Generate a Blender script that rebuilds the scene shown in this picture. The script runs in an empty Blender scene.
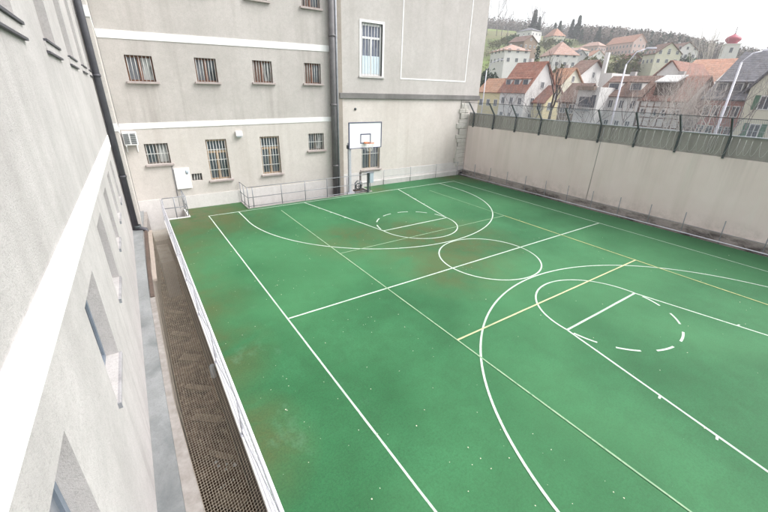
import bpy, math, random
from math import sin, cos, pi, hypot, atan2, radians
from mathutils import Vector, Matrix
random.seed(7)
HAZE = .0007
S = bpy.context.scene
COL = S.collection
# ------------------------------------------------------------------ camera
CAM = Vector((-10.2252, -8.0386, 5.4827))
ROT = Matrix(((0.82799184, 0.2085395, -0.52051973), (-0.56008892, 0.35229791, -0.74979103), (0.02701696, 0.91235818, 0.40850046)))
FPX = 373.163
cam = bpy.data.cameras.new('camera'); co = bpy.data.objects.new('camera', cam); COL.objects.link(co)
co.matrix_world = Matrix.Translation(CAM) @ ROT.to_4x4()
cam.sensor_width = 36; cam.lens = FPX / 768 * 36; cam.clip_start = 0.05; cam.clip_end = 4000
S.camera = co

def ray(u, v): return ROT @ Vector(((u - 384) / FPX, -(v - 256) / FPX, -1))
def hitX(u, v, X):
    d = ray(u, v); return CAM + d * ((X - CAM.x) / d.x)
def atd(u, v, d):
    r = ray(u, v); return CAM + r * (d / hypot(r.x, r.y))

# ------------------------------------------------------------------ mesh helpers
class MB:
    def __init__(s): s.v = []; s.f = []; s.sm = []
    def quad(s, *p, smooth=False):
        n = len(s.v); s.v += [tuple(q) for q in p]; s.f.append(tuple(range(n, n + len(p)))); s.sm.append(smooth)
    def box(s, x0, x1, y0, y1, z0, z1):
        s.hexa([(x0, y0, z0), (x1, y0, z0), (x1, y1, z0), (x0, y1, z0), (x0, y0, z1), (x1, y0, z1), (x1, y1, z1), (x0, y1, z1)])
        return s
    def hexa(s, p):
        n = len(s.v); s.v += [tuple(q) for q in p]
        for f in ((3, 2, 1, 0), (4, 5, 6, 7), (0, 1, 5, 4), (1, 2, 6, 5), (2, 3, 7, 6), (3, 0, 4, 7)):
            s.f.append(tuple(n + i for i in f)); s.sm.append(False)
        return s
    def obox(s, c, ax, ay, az):
        c, ax, ay, az = map(Vector, (c, ax, ay, az))
        return s.hexa([c - ax - ay - az, c + ax - ay - az, c + ax + ay - az, c - ax + ay - az, c - ax - ay + az, c + ax - ay + az, c + ax + ay + az, c - ax + ay + az])
    def path(s, pts, r, n=6, r1=None, cap=True):
        pts = [Vector(p) for p in pts]; k = len(pts); base = len(s.v); up = None
        for i, p in enumerate(pts):
            d = (pts[min(i + 1, k - 1)] - pts[max(i - 1, 0)])
            d = d.normalized() if d.length > 1e-9 else Vector((0, 0, 1))
            if up is None:
                up = Vector((0, 0, 1)) if abs(d.z) < .9 else Vector((1, 0, 0))
            a = d.cross(up)
            if a.length < 1e-4: a = d.cross(Vector((0.3, 1, 0.2)))
            a.normalize(); b = d.cross(a).normalized(); up = b.cross(d) if False else up
            rr = r if r1 is None else r + (r1 - r) * i / max(1, k - 1)
            for j in range(n):
                t = 2 * pi * j / n; s.v.append(tuple(p + a * (rr * cos(t)) + b * (rr * sin(t))))
        for i in range(k - 1):
            for j in range(n):
                s.f.append((base + i * n + j, base + i * n + (j + 1) % n, base + (i + 1) * n + (j + 1) % n, base + (i + 1) * n + j)); s.sm.append(n > 4)
        if cap and n > 3:
            s.f.append(tuple(base + j for j in range(n))[::-1]); s.sm.append(False)
            s.f.append(tuple(base + (k - 1) * n + j for j in range(n))); s.sm.append(False)
        return s
    def tube(s, a, b, r, n=6, r1=None): return s.path([a, b], r, n, r1)
    def lathe(s, c, prof, n=16):
        c = Vector(c); base = len(s.v)
        for r, z in prof:
            for j in range(n):
                t = 2 * pi * j / n; s.v.append((c.x + r * cos(t), c.y + r * sin(t), c.z + z))
        for i in range(len(prof) - 1):
            for j in range(n):
                s.f.append((base + i * n + j, base + i * n + (j + 1) % n, base + (i + 1) * n + (j + 1) % n, base + (i + 1) * n + j)); s.sm.append(True)
        return s
    def build(s, name, mat, parent=None, bevel=0):
        off = Vector(parent['_w']) if parent is not None else Vector((0, 0, 0))
        me = bpy.data.meshes.new(name)
        me.from_pydata([(x - off.x, y - off.y, z - off.z) for x, y, z in s.v], [], s.f)
        me.polygons.foreach_set('use_smooth', s.sm); me.materials.append(mat); me.update()
        o = bpy.data.objects.new(name, me); COL.objects.link(o)
        if parent is not None: o.parent = parent
        o['_w'] = list(off)
        if bevel:
            b = o.modifiers.new('bevel', 'BEVEL'); b.width = bevel; b.segments = 2; b.limit_method = 'ANGLE'
        return o

def thing(name, loc, label, cat, group=None):
    o = bpy.data.objects.new(name, None); COL.objects.link(o); o.location = loc; o.empty_display_size = .2
    o['_w'] = list(loc); o['label'] = label; o['category'] = cat
    if group: o['group'] = group
    return o
def tag(o, label, cat, group=None):
    o['label'] = label; o['category'] = cat
    if group: o['group'] = group
    return o
def struct(o): o['kind'] = 'structure'; return o
def stuff(o): o['kind'] = 'stuff'; return o
def recenter(o):
    # one-mesh things: put the origin at the base centre
    me = o.data; xs = [v.co for v in me.vertices]
    c = Vector((sum(v.x for v in xs) / len(xs), sum(v.y for v in xs) / len(xs), min(v.z for v in xs)))
    me.transform(Matrix.Translation(-c)); o.location = c; o['_w'] = list(c); return o

# ------------------------------------------------------------------ materials
class NT:
    def __init__(s, name, rough=.8, spec=.3):
        s.m = bpy.data.materials.new(name); s.m.use_nodes = True; s.t = s.m.node_tree; s.n = s.t.nodes
        s.b = s.n['Principled BSDF']; s.b.inputs['Roughness'].default_value = rough; s.b.inputs['Specular IOR Level'].default_value = spec
        g = s.n.new('ShaderNodeNewGeometry'); s.pos = g.outputs['Position']
    def link(s, a, b): s.t.links.new(a, b)
    def scaled(s, sc, off=(0, 0, 0)):
        m = s.n.new('ShaderNodeMapping'); m.inputs['Scale'].default_value = sc; m.inputs['Location'].default_value = off
        s.link(s.pos, m.inputs['Vector']); return m.outputs[0]
    def noise(s, scale, detail=4, rough=.55, vec=None, dist=0):
        k = s.n.new('ShaderNodeTexNoise'); k.inputs['Scale'].default_value = scale; k.inputs['Detail'].default_value = detail
        k.inputs['Roughness'].default_value = rough; k.inputs['Distortion'].default_value = dist
        s.link(vec if vec is not None else s.pos, k.inputs['Vector']); return k.outputs['Fac']
    def vor(s, scale, feature='F1', vec=None, out='Distance', rnd=1):
        k = s.n.new('ShaderNodeTexVoronoi'); k.inputs['Scale'].default_value = scale; k.feature = feature; k.inputs['Randomness'].default_value = rnd
        s.link(vec if vec is not None else s.pos, k.inputs['Vector']); return k.outputs[out]
    def ramp(s, fac, a, b, lo=0., hi=1.):
        k = s.n.new('ShaderNodeMapRange'); k.inputs['From Min'].default_value = a; k.inputs['From Max'].default_value = b
        k.inputs['To Min'].default_value = lo; k.inputs['To Max'].default_value = hi; s.link(fac, k.inputs['Value']); return k.outputs[0]
    def mul(s, a, b):
        k = s.n.new('ShaderNodeMath'); k.operation = 'MULTIPLY'; s.link(a, k.inputs[0])
        if isinstance(b, (int, float)): k.inputs[1].default_value = b
        else: s.link(b, k.inputs[1])
        return k.outputs[0]
    def math(s, op, a, b=None):
        k = s.n.new('ShaderNodeMath'); k.operation = op
        for i, x in enumerate((a, b)):
            if x is None: continue
            if isinstance(x, (int, float)): k.inputs[i].default_value = x
            else: s.link(x, k.inputs[i])
        return k.outputs[0]
    def mix(s, fac, a, b, mode='MIX'):
        k = s.n.new('ShaderNodeMix'); k.data_type = 'RGBA'; k.blend_type = mode
        if isinstance(fac, (int, float)): k.inputs[0].default_value = fac
        else: s.link(fac, k.inputs[0])
        for i, c in ((6, a), (7, b)):
            if isinstance(c, (tuple, list)): k.inputs[i].default_value = (*c[:3], 1)
            else: s.link(c, k.inputs[i])
        return k.outputs[2]
    def sep(s):
        k = s.n.new('ShaderNodeSeparateXYZ'); s.link(s.pos, k.inputs[0]); return k.outputs
    def near(s, p, r, soft=1.):
        k = s.n.new('ShaderNodeVectorMath'); k.operation = 'DISTANCE'; s.link(s.pos, k.inputs[0]); k.inputs[1].default_value = p
        return s.ramp(k.outputs['Value'], r, r * (1 - soft))
    def color(s, c):
        if isinstance(c, (tuple, list)): s.b.inputs['Base Color'].default_value = (*c, 1)
        else: s.link(c, s.b.inputs['Base Color'])
        return s
    def bump(s, h, st=.2, d=.02):
        k = s.n.new('ShaderNodeBump'); k.inputs['Strength'].default_value = st; k.inputs['Distance'].default_value = d
        s.link(h, k.inputs['Height']); s.link(k.outputs[0], s.b.inputs['Normal']); return s

def plaster(name, a, b, stain=None, stain_amt=.5, bump=.25, sc=1., streak=True):
    t = NT(name, .92, .15)
    n = t.noise(.55 * sc, 6, .62); c = t.mix(t.ramp(n, .36, .66), a, b)
    n2 = t.noise(5 * sc, 6, .7); c = t.mix(t.ramp(n2, .3, .75, 0, .35), c, tuple(x * .72 for x in a))
    if stain is not None:
        if streak:
            st = t.noise(1.0, 5, .6, t.scaled((2.6, 2.6, .13)))
        else: st = t.noise(.9, 5, .6, dist=.6)
        big = t.noise(.22, 2, .5)
        f = t.mul(t.ramp(st, .48, .72, 0, stain_amt), t.ramp(big, .35, .6))
        c = t.mix(f, c, stain)
    c = t.mix(t.ramp(t.noise(34, 3, .75), .5, .72, 0, .45), c, tuple(x * .6 for x in a))
    t.color(c)
    t.bump(t.noise(60, 4, .75), bump, .008)
    return t.m
def simple(name, a, b=None, rough=.6, metal=0, sc=6, spec=.4, bump=0):
    t = NT(name, rough, spec); b = b or tuple(x * .8 for x in a)
    t.color(t.mix(t.ramp(t.noise(sc, 5, .65), .3, .7), a, b)); t.b.inputs['Metallic'].default_value = metal
    if bump: t.bump(t.noise(sc * 8, 3), bump, .01)
    return t.m

M = {}
M['upper_plaster'] = plaster('grey_roughcast', (.44, .415, .395), (.53, .50, .48), (.28, .255, .235), .55)
M['lower_plaster'] = plaster('pale_roughcast', (.55, .515, .485), (.63, .59, .56), (.39, .35, .315), .4)
M['left_plaster'] = plaster('bright_roughcast', (.43, .41, .405), (.54, .515, .51), (.30, .28, .272), .55, .9)
M['annex_upper'] = plaster('beige_grey_render', (.46, .435, .415), (.54, .515, .495), (.35, .325, .30), .45)
M['annex_lower'] = plaster('cream_render', (.58, .535, .50), (.655, .61, .575), (.42, .365, .325), .4)
M['white_band'] = plaster('white_band_paint', (.80, .80, .79), (.86, .86, .86), (.68, .66, .64), .25, .1)
M['plinth'] = plaster('pale_plinth', (.50, .49, .48), (.60, .58, .57), (.30, .28, .26), .5)
M['annex_base'] = plaster('whitewashed_base', (.62, .595, .58), (.70, .675, .665), (.46, .43, .40), .4)
M['grey_stone'] = plaster('grey_cornice_stone', (.17, .165, .16), (.25, .24, .235), (.09, .085, .08), .6)
M['quoin'] = plaster('rough_quoin_stone', (.58, .55, .51), (.70, .675, .64), (.30, .28, .25), .6, 1.0, 2)
M['quoin_joint'] = simple('quoin_joint_mortar', (.34, .32, .30), (.24, .225, .21), .9)
M['conc_blue'] = plaster('blue_grey_concrete', (.205, .212, .215), (.285, .295, .30), (.10, .11, .115), .8, .3, 1.5, False)
M['conc'] = plaster('grey_concrete', (.30, .29, .275), (.40, .385, .365), (.17, .155, .14), .6)
M['pit_conc'] = plaster('damp_concrete', (.16, .135, .115), (.26, .23, .20), (.08, .065, .05), .7)
M['kerb'] = simple('pale_kerb', (.34, .315, .30), (.22, .20, .185), .85)
M['kerb_white'] = simple('white_kerb', (.66, .66, .66), (.54, .53, .52), .85)
M['pink_board'] = simple('weathered_pink_board', (.46, .39, .36), (.36, .31, .28), .85)
M['rust'] = simple('rusty_brown_steel', (.12, .085, .07), (.075, .055, .045), .8)
M['galv'] = simple('galvanised_steel', (.52, .53, .585), (.42, .43, .48), .5, .15, 12)
M['galv_white'] = simple('pale_galvanised_rail', (.70, .70, .76), (.58, .58, .65), .45, .1, 12)
M['steel_grey'] = simple('grey_steel', (.30, .31, .335), (.22, .23, .25), .5, .3)
M['dark_steel'] = simple('dark_green_grey_steel', (.075, .09, .095), (.05, .062, .065), .55, .2)
M['wire'] = simple('pale_wire', (.50, .43, .34), (.38, .32, .25), .6, .1)
M['mesh_wire'] = simple('grey_mesh_wire', (.38, .42, .47), (.30, .34, .39), .6, .1)
M['razor'] = simple('razor_steel', (.66, .66, .65), (.5, .5, .49), .45, .2)
M['pipe_dark'] = simple('dark_downpipe', (.085, .085, .10), (.06, .06, .07), .55, .1, 3)
M['pipe_grey'] = simple('grey_downpipe', (.16, .155, .16), (.11, .105, .11), .6, .1, 3)
M['corner_brown'] = plaster('brown_corner_render', (.30, .265, .23), (.38, .34, .30), (.2, .17, .14), .6)
M['white_paint'] = simple('white_enamel', (.80, .80, .81), (.74, .74, .75), .4)
M['board'] = simple('white_backboard', (.82, .82, .83), (.78, .78, .8), .35)
M['blue_black'] = simple('dark_blue_trim', (.07, .08, .16), (.05, .06, .12), .5)
M['orange'] = simple('orange_rim', (.75, .22, .08), (.6, .17, .06), .5)
M['net'] = simple('white_cord', (.75, .74, .72), None, .9)
M['blue_frame'] = simple('slate_blue_window_frame', (.17, .20, .245), (.12, .145, .18), .5); M['left_sill'] = plaster('lavender_sill', (.30, .29, .30), (.38, .37, .38), (.13, .125, .13), .8)
M['pad_blue'] = simple('pale_blue_pad', (.40, .46, .52), (.34, .40, .46), .6)
M['wood_brown'] = simple('brown_window_wood', (.19, .095, .06), (.13, .065, .042), .6, 0, 14)
M['wood_orange'] = simple('orange_window_wood', (.23, .115, .075), (.17, .08, .055), .6, 0, 14)
M['wood_tan'] = simple('tan_window_wood', (.45, .33, .22), (.36, .26, .18), .6, 0, 14)
M['wood_grey'] = simple('grey_window_wood', (.20, .175, .155), (.14, .125, .11), .6, 0, 14)
M['sill'] = simple('mauve_stone_sill', (.42, .37, .355), (.33, .28, .27), .8)
M['bars'] = simple('pale_bar_paint', (.68, .68, .67), (.55, .55, .54), .5)
def pane_mat(name, c1, c2, sc=9):
    t = NT(name, .12, .6)
    w = t.noise(sc, 3, .5, t.scaled((1.6, 1.6, .12))); big = t.noise(1.7, 2)
    t.color(t.mix(t.ramp(w, .4, .6), t.mix(t.ramp(big, .35, .65), c1, c2), c2)); return t.m
M['pane_blue'] = pane_mat('glass_with_blue_curtain', (.035, .034, .036), (.19, .20, .225))
M['pane_warm'] = pane_mat('glass_with_rust_curtain', (.04, .032, .03), (.19, .125, .105))
M['pane_white'] = pane_mat('glass_with_white_curtain', (.05, .055, .06), (.46, .47, .47))
M['pane_dark'] = pane_mat('dark_glass', (.03, .035, .04), (.10, .12, .14))
M['pane_pale'] = pane_mat('frosted_pale_glass', (.55, .66, .76), (.66, .76, .84))
M['pane_navy'] = pane_mat('navy_glass', (.09, .10, .14), (.20, .225, .29))
M['black'] = simple('black_void', (.02, .02, .02))

def court_mat():
    t = NT('green_court_paint', .72, .3)
    a, b = (.0155, .102, .034), (.033, .158, .062)
    c = t.mix(t.ramp(t.noise(.35, 6, .6), .34, .66), a, b)
    c = t.mix(t.ramp(t.noise(2.2, 6, .7, dist=.4), .42, .72, 0, .5), c, (.017, .080, .027))
    # brown worn stains where dirt gathers
    stain = t.noise(.9, 6, .65, dist=.5)
    m = t.near((-8.6, 9.6, 0), 4.2)
    for p, r in (((-.6, 2.2, 0), 3.8), ((-9.9, 2, 0), 2.2), ((-9.9, 4, 0), 2.0), ((-9.9, -.5, 0), 1.9), ((-9.9, -3.2, 0), 1.6), ((-9.6, 6, 0), 2.4), ((-1.5, .2, 0), 2.6), ((9.4, 11, 0), 2.8), ((1.4, 10.6, 0), 1.6), ((-3.5, 4.0, 0), 2.2)):
        m = t.math('MAXIMUM', m, t.near(p, r))
    c = t.mix(t.mul(t.ramp(stain, .30, .58), t.ramp(m, 0, .6, 0, .92)), c, (.070, .084, .026))
    c = t.mix(t.mul(t.ramp(t.noise(1.9, 6, .7), .4, .62), t.ramp(t.near((-9.0, 10.9, 0), 3.2), 0, .6, 0, .9)), c, (.12, .095, .05))
    # pale scuffs near the left edge
    c = t.mix(t.mul(t.ramp(t.noise(1.3, 5, .7, t.scaled((1, .6, 1))), .6, .78, 0, .4), t.ramp(t.sep()[0], -6, -9)), c, (.13, .26, .17))
    c = t.mix(t.ramp(t.noise(26, 5, .9), .44, .70, 0, .7), c, (.011, .048, .020))
    c = t.mix(t.ramp(t.vor(2.7), .02, .010), c, (.30, .37, .28))
    c = t.mix(t.ramp(t.noise(75, 3, .8), .60, .72, 0, .6), c, (.12, .26, .14))
    c = t.mix(t.ramp(t.noise(.16, 3, .5), .42, .6, 0, .35), c, (.060, .20, .082))
    t.color(c); t.bump(t.noise(140, 3, .7), .35, .004); return t.m
M['court'] = court_mat()
def paint(name, c, wear=.25):
    t = NT(name, .7, .3)
    f = t.math('MAXIMUM', t.ramp(t.noise(9, 6, .8), .50, .72, 0, wear * 2.6), t.ramp(t.noise(.8, 4, .6), .5, .75, 0, wear * 2))
    t.color(t.mix(f, c, (.055, .20, .09))); return t.m
M['line_white'] = paint('white_line_paint', (.46, .54, .47), .25)
M['line_pale'] = paint('pale_worn_line_paint', (.26, .38, .24), .42)
M['line_yellow'] = paint('yellow_line_paint', (.42, .44, .20), .3)
M['line_cream'] = paint('cream_line_paint', (.50, .48, .29), .25)

def wall_tan():
    t = NT('tan_wall_render', .92, .15)
    c = t.mix(t.ramp(t.noise(.5, 5, .6), .35, .65), (.765, .65, .62), (.82, .71, .685))
    st = t.noise(1.0, 5, .6, t.scaled((1.1, 1.1, .05)))
    c = t.mix(t.ramp(st, .5, .68, 0, .4), c, (.63, .545, .495))
    c = t.mix(t.ramp(t.noise(1.0, 4, .6, t.scaled((1.7, 1.7, .08), (3, 7, 1))), .58, .7, 0, .4), c, (.79, .73, .685))
    z = t.sep()[2]
    drip = t.noise(1.0, 6, .7, t.scaled((2.2, 2.2, .10), (1, 2, 5)))
    c = t.mix(t.mul(t.ramp(drip, .46, .66), t.ramp(z, 1.7, 3.33, 0, .34)), c, (.50, .43, .40))
    c = t.mix(t.mul(t.ramp(t.noise(3, 5, .7), .4, .7), t.ramp(z, 1.0, .34, 0, .6)), c, (.42, .37, .33))
    t.color(c); t.bump(t.noise(60, 3, .7), .2, .005); return t.m
M['tan_wall'] = wall_tan()
def plinth_stone():
    t = NT('stained_stone_plinth', .9, .2)
    v = t.scaled((1, .55, 1.6))
    c = t.mix(t.ramp(t.noise(1.6, 5, .7, v), .42, .6), (.36, .32, .30), (.11, .095, .09))
    c = t.mix(t.ramp(t.vor(2.4, 'DISTANCE_TO_EDGE', v), .05, .0, 0, .7), c, (.30, .28, .26))
    c = t.mix(t.ramp(t.sep()[2], .22, .36, 0, .6), c, (.44, .40, .37))
    t.color(c); t.bump(t.noise(14, 5, .7), .6, .03); return t.m
M['plinth_stone'] = plinth_stone()
M['parapet'] = plaster('weathered_parapet', (.34, .32, .30), (.43, .405, .38), (.17, .16, .15), .7)
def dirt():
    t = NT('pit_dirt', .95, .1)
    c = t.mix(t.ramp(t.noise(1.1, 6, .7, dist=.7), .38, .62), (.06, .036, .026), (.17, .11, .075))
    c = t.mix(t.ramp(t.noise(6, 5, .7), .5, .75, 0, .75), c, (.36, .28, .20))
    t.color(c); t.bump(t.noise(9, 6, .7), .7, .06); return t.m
M['dirt'] = dirt()
M['patch'] = simple('tan_patch', (.29, .215, .145), (.13, .09, .065), .9, 0, 5)
M['paper'] = simple('white_paper', (.75, .75, .75))
def ground_mat():
    t = NT('town_ground', .95, .1)
    z = t.sep()[2]
    g = t.mix(t.ramp(t.noise(.03, 5, .6), .4, .6), (.105, .135, .045), (.15, .14, .075))
    g = t.mix(t.ramp(t.noise(.012, 4, .6), .5, .62), g, (.16, .22, .06))
    c = t.mix(t.ramp(z, .6, 3.5), t.mix(t.ramp(t.noise(.4, 4), .4, .6), (.20, .20, .205), (.26, .255, .25)), g)
    t.color(c); return t.m
M['ground'] = ground_mat()

# ------------------------------------------------------------------ walls with openings
def wall_grid(mb, f, a0, a1, b0, b1, holes, dep):
    A = sorted({a0, a1, *[h[0] for h in holes], *[h[1] for h in holes]}); B = sorted({b0, b1, *[h[2] for h in holes], *[h[3] for h in holes]})
    for i in range(len(A) - 1):
        for j in range(len(B) - 1):
            ca, cb = (A[i] + A[i + 1]) / 2, (B[j] + B[j + 1]) / 2
            if any(h[0] < ca < h[1] and h[2] < cb < h[3] for h in holes): continue
            mb.quad(f(A[i], B[j], 0), f(A[i + 1], B[j], 0), f(A[i + 1], B[j + 1], 0), f(A[i], B[j + 1], 0))
    for h in holes:
        x0, x1, z0, z1 = h[:4]
        for p, q in (((x0, z0), (x1, z0)), ((x1, z0), (x1, z1)), ((x1, z1), (x0, z1)), ((x0, z1), (x0, z0))):
            mb.quad(f(*p, 0), f(*q, 0), f(*q, dep), f(*p, dep))
def fbox(mb, f, a0, a1, b0, b1, d0, d1, tilt=0.):
    # box in wall coordinates: d negative = proud of the wall; tilt = rise of the far end
    p = lambda a, b, d: f(a, b + tilt * (a - a0) / (a1 - a0), d)
    mb.hexa([p(a0, b0, d0), p(a1, b0, d0), p(a1, b0, d1), p(a0, b0, d1), p(a0, b1, d0), p(a1, b1, d0), p(a1, b1, d1), p(a0, b1, d1)])

def window(root, f, x0, x1, z0, z1, dep, frame, panes, bars=6, hb=(.5,), transom=None, sill=True, mull=True, sill_mat='sill', ft=.06, barmat='bars', mullmat=None):
    fr = MB(); e = .004
    fbox(fr, f, x0 + e, x0 + ft, z0 + e, z1 - e, dep - .06, dep); fbox(fr, f, x1 - ft, x1 - e, z0 + e, z1 - e, dep - .06, dep)
    fbox(fr, f, x0 + ft, x1 - ft, z0 + e, z0 + ft, dep - .06, dep); fbox(fr, f, x0 + ft, x1 - ft, z1 - ft * 1.3, z1 - e, dep - .06, dep)
    cx = (x0 + x1) / 2; top = z1 - ft
    if transom: fbox(fr, f, x0 + ft, x1 - ft, transom - .05, transom + .05, dep - .07, dep - .005); top = transom
    o = fr.build('window', M[frame], root)
    if mull:
        mm = MB(); fbox(mm, f, cx - .055, cx + .055, z0 + ft, top - (.05 if transom else 0), dep - .075, dep - .008)
        mm.build('casement_stile', M[mullmat or frame], o)
    halves = [(x0 + ft, cx), (cx, x1 - ft)]
    for (a, b), pm in zip(halves, panes):
        p = MB(); fbox(p, f, a, b, z0 + ft, z1 - ft, dep - .025, dep - .012); p.build('pane', M[pm], o)
    if bars:
        br = MB()
        for k in range(bars):
            x = x0 + (x1 - x0) * (k + .5) / bars
            br.tube(f(x, z0 + .01, dep * .4), f(x, z1 - .01, dep * .4), .0125, 6)
        for h in hb:
            z = z0 + (z1 - z0) * h; fbox(br, f, x0 + .004, x1 - .004, z - .012, z + .012, dep * .4 - .006, dep * .4 + .006)
        br.build('window_bars', M[barmat], o)
    if sill:
        sl = MB(); fbox(sl, f, x0 - .1, x1 + .1, z0 - .09, z0 - .003, -.11, dep - .01)
        sl.build('window_sill', M[sill_mat], o, .008)
    return o

# ------------------------------------------------------------------ sports court (setting)
def fx(Y): return -9.30 - (10.0 - Y) * .0145          # left edge of the court, kerb line
mb = MB()
mb.quad((fx(-14), -14, 0), (9.35, -14, 0), (9.35, 10.0, 0), (fx(10), 10.0, 0))
mb.quad((-8.43, 10.0, 0), (-5.68, 10.0, 0), (-5.68, 11.36, 0), (-8.43, 11.36, 0))
mb.quad((1.35, 10.0, 0), (9.35, 10.0, 0), (9.35, 11.2, 0), (1.35, 11.2, 0))
struct(mb.build('sports_court_ground', M['court']))

L2, W2, FT = 9.735, 7.608, 4.187
lr = random.Random(12)
def strip(mb, p, q, w=.05, z=.004):
    p, q = Vector((*p, z)), Vector((*q, z)); L_ = (q - p).length; d = (q - p) / L_; n = Vector((-d.y, d.x, 0)); k = max(1, int(L_ / .35))
    e = [(w / 2 * lr.uniform(.86, 1.08), w / 2 * lr.uniform(.86, 1.08)) for _ in range(k + 1)]
    for i in range(k):
        a, b = p + d * (L_ * i / k), p + d * (L_ * (i + 1) / k)
        mb.quad(a - n * e[i][0], b - n * e[i + 1][0], b + n * e[i + 1][1], a + n * e[i][1])
def arc(mb, c, r, a0, a1, w=.05, z=.004, n=48):
    for i in range(n):
        t0, t1 = a0 + (a1 - a0) * i / n, a0 + (a1 - a0) * (i + 1) / n
        P = lambda rr, t: (c[0] + rr * cos(t), c[1] + rr * sin(t), z)
        mb.quad(P(r - w / 2, t0), P(r - w / 2, t1), P(r + w / 2, t1), P(r + w / 2, t0))
mb = MB()
strip(mb, (-W2, -12), (-W2, L2), .042); strip(mb, (W2, -12), (W2, L2), .042); strip(mb, (-W2 - .025, L2 + .025), (W2 + .025, L2 + .025))
strip(mb, (-W2 + .025, 0), (W2 - .025, 0), .055, .0055); arc(mb, (0, 0), 1.8, 0, 2 * pi, .05, .007, 72)
for s in (1, -1):
    strip(mb, (-3, s * L2), (-1.8, s * FT)); strip(mb, (3, s * L2), (1.8, s * FT)); strip(mb, (-1.8, s * FT), (1.8, s * FT), .06, .0055)
    a = pi if s > 0 else 0
    arc(mb, (0, s * FT), 1.8, a, a + pi, .05, .007)
    for k in range(6):
        a0 = (0 if s > 0 else pi) + pi * (k + .18) / 6; arc(mb, (0, s * FT), 1.8, a0, a0 + pi * .58 / 6, .055, .007, 8)
    yc = s * (L2 - 1.575)
    arc(mb, (0, yc), 6.3, a, a + pi, .05, .0085, 90)
    for x in (-6.3, 6.3): strip(mb, (x, yc), (x, s * L2), .05, .0085)
    for t in (.42, .60, .76):
        for sx in (-1, 1):
            x = sx * (1.8 + 1.2 * t); y = s * (FT + (L2 - FT) * t); strip(mb, (x + sx * .028, y), (x + sx * .11, y + s * .02), .045, .0055)
struct(mb.build('court_markings', M['line_white']))
mb = MB(); strip(mb, (-4.5, -12), (-4.5, 9), .038, .010); strip(mb, (4.5, 3), (4.5, 8.6), .04, .010)
strip(mb, (-4.5, 3), (4.5, 3), .04, .0115)
struct(mb.build('worn_court_markings', M['line_pale']))
mb = MB(); strip(mb, (4.5, -12), (4.5, 3), .05, .0112); struct(mb.build('yellow_court_markings', M['line_yellow']))
mb = MB(); strip(mb, (-4.5, -3), (4.5, -3), .052, .0125); struct(mb.build('cream_court_markings', M['line_cream']))

# leaf litter scattered on the court
mb = MB()
for i in range(380):
    x, y = random.uniform(-9.1, 9), random.uniform(-7.5, 9.5)
    if random.random() < .35: x = random.uniform(-9.2, -5)
    r = random.choice((.007, .009, .011, .014)); a = random.uniform(0, pi); z = .016
    P = [(x + r * cos(a + t) * random.uniform(.6, 1.2), y + r * sin(a + t) * random.uniform(.6, 1.2), z + random.uniform(0, .012)) for t in (0, 1.6, 3.1, 4.7)]
    mb.quad(*P)
stuff(tag(mb.build('leaf_litter', simple('dry_pale_leaf', (.6, .6, .48), (.42, .42, .3))), 'tiny pale leaf scraps scattered over the green court', 'litter'))

# kerbs, pit, light wells
FLOOR = -2.5
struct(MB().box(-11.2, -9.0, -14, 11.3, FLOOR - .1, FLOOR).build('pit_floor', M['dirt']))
def lz(Y): return .10 + .0295 * (Y - 8.28)
def lxr(Y):
    T = [(-14, -10.62), (-3.63, -10.57), (-1.18, -10.54), (2.98, -10.47), (8.23, -10.27), (11.3, -10.02)]
    for (y0, x0), (y1, x1) in zip(T, T[1:]):
        if Y <= y1: return x0 + (x1 - x0) * (Y - y0) / (y1 - y0)
    return T[-1][1]
def lpx(Y):
    T = [(-14, -10.20), (-3.78, -10.33), (-1.25, -10.42), (4.2, -10.32), (8.3, -10.12), (11.3, -9.90)]
    for (y0, x0), (y1, x1) in zip(T, T[1:]):
        if Y <= y1: return x0 + (x1 - x0) * (Y - y0) / (y1 - y0)
    return T[-1][1]
rw = thing('retaining_wall', (-9.4, -2, FLOOR), 'damp concrete wall of the pit under the court edge fence', 'wall')
mb = MB()
for y0, y1 in ((-14, 0), (0, 10)):
    mb.hexa([(fx(y0) - .02, y0, FLOOR), (fx(y0) + .3, y0, FLOOR), (fx(y1) + .3, y1, FLOOR), (fx(y1) - .02, y1, FLOOR),
             (fx(y0) - .02, y0, -.02), (fx(y0) + .3, y0, -.02), (fx(y1) + .3, y1, -.02), (fx(y1) - .02, y1, -.02)])
mb.build('wall_face', M['pit_conc'], rw)
mb = MB(); mb.hexa([(fx(-14) - .09, -14, -.018), (fx(-14) - .002, -14, -.018), (fx(10) - .002, 10, -.018), (fx(10) - .09, 10, -.018),
                    (fx(-14) - .09, -14, .05), (fx(-14) - .002, -14, .05), (fx(10) - .002, 10, .05), (fx(10) - .09, 10, .05)])
mb.build('kerb', M['kerb_white'], rw, .01)
mb = MB(); mb.box(-9.31, -8.32, 10.003, 10.10, -.3, .03); mb.box(-8.42, -8.32, 10.10, 11.37, -.3, .03)
mb.build('corner_kerb', M['kerb_white'], rw, .01)
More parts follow.
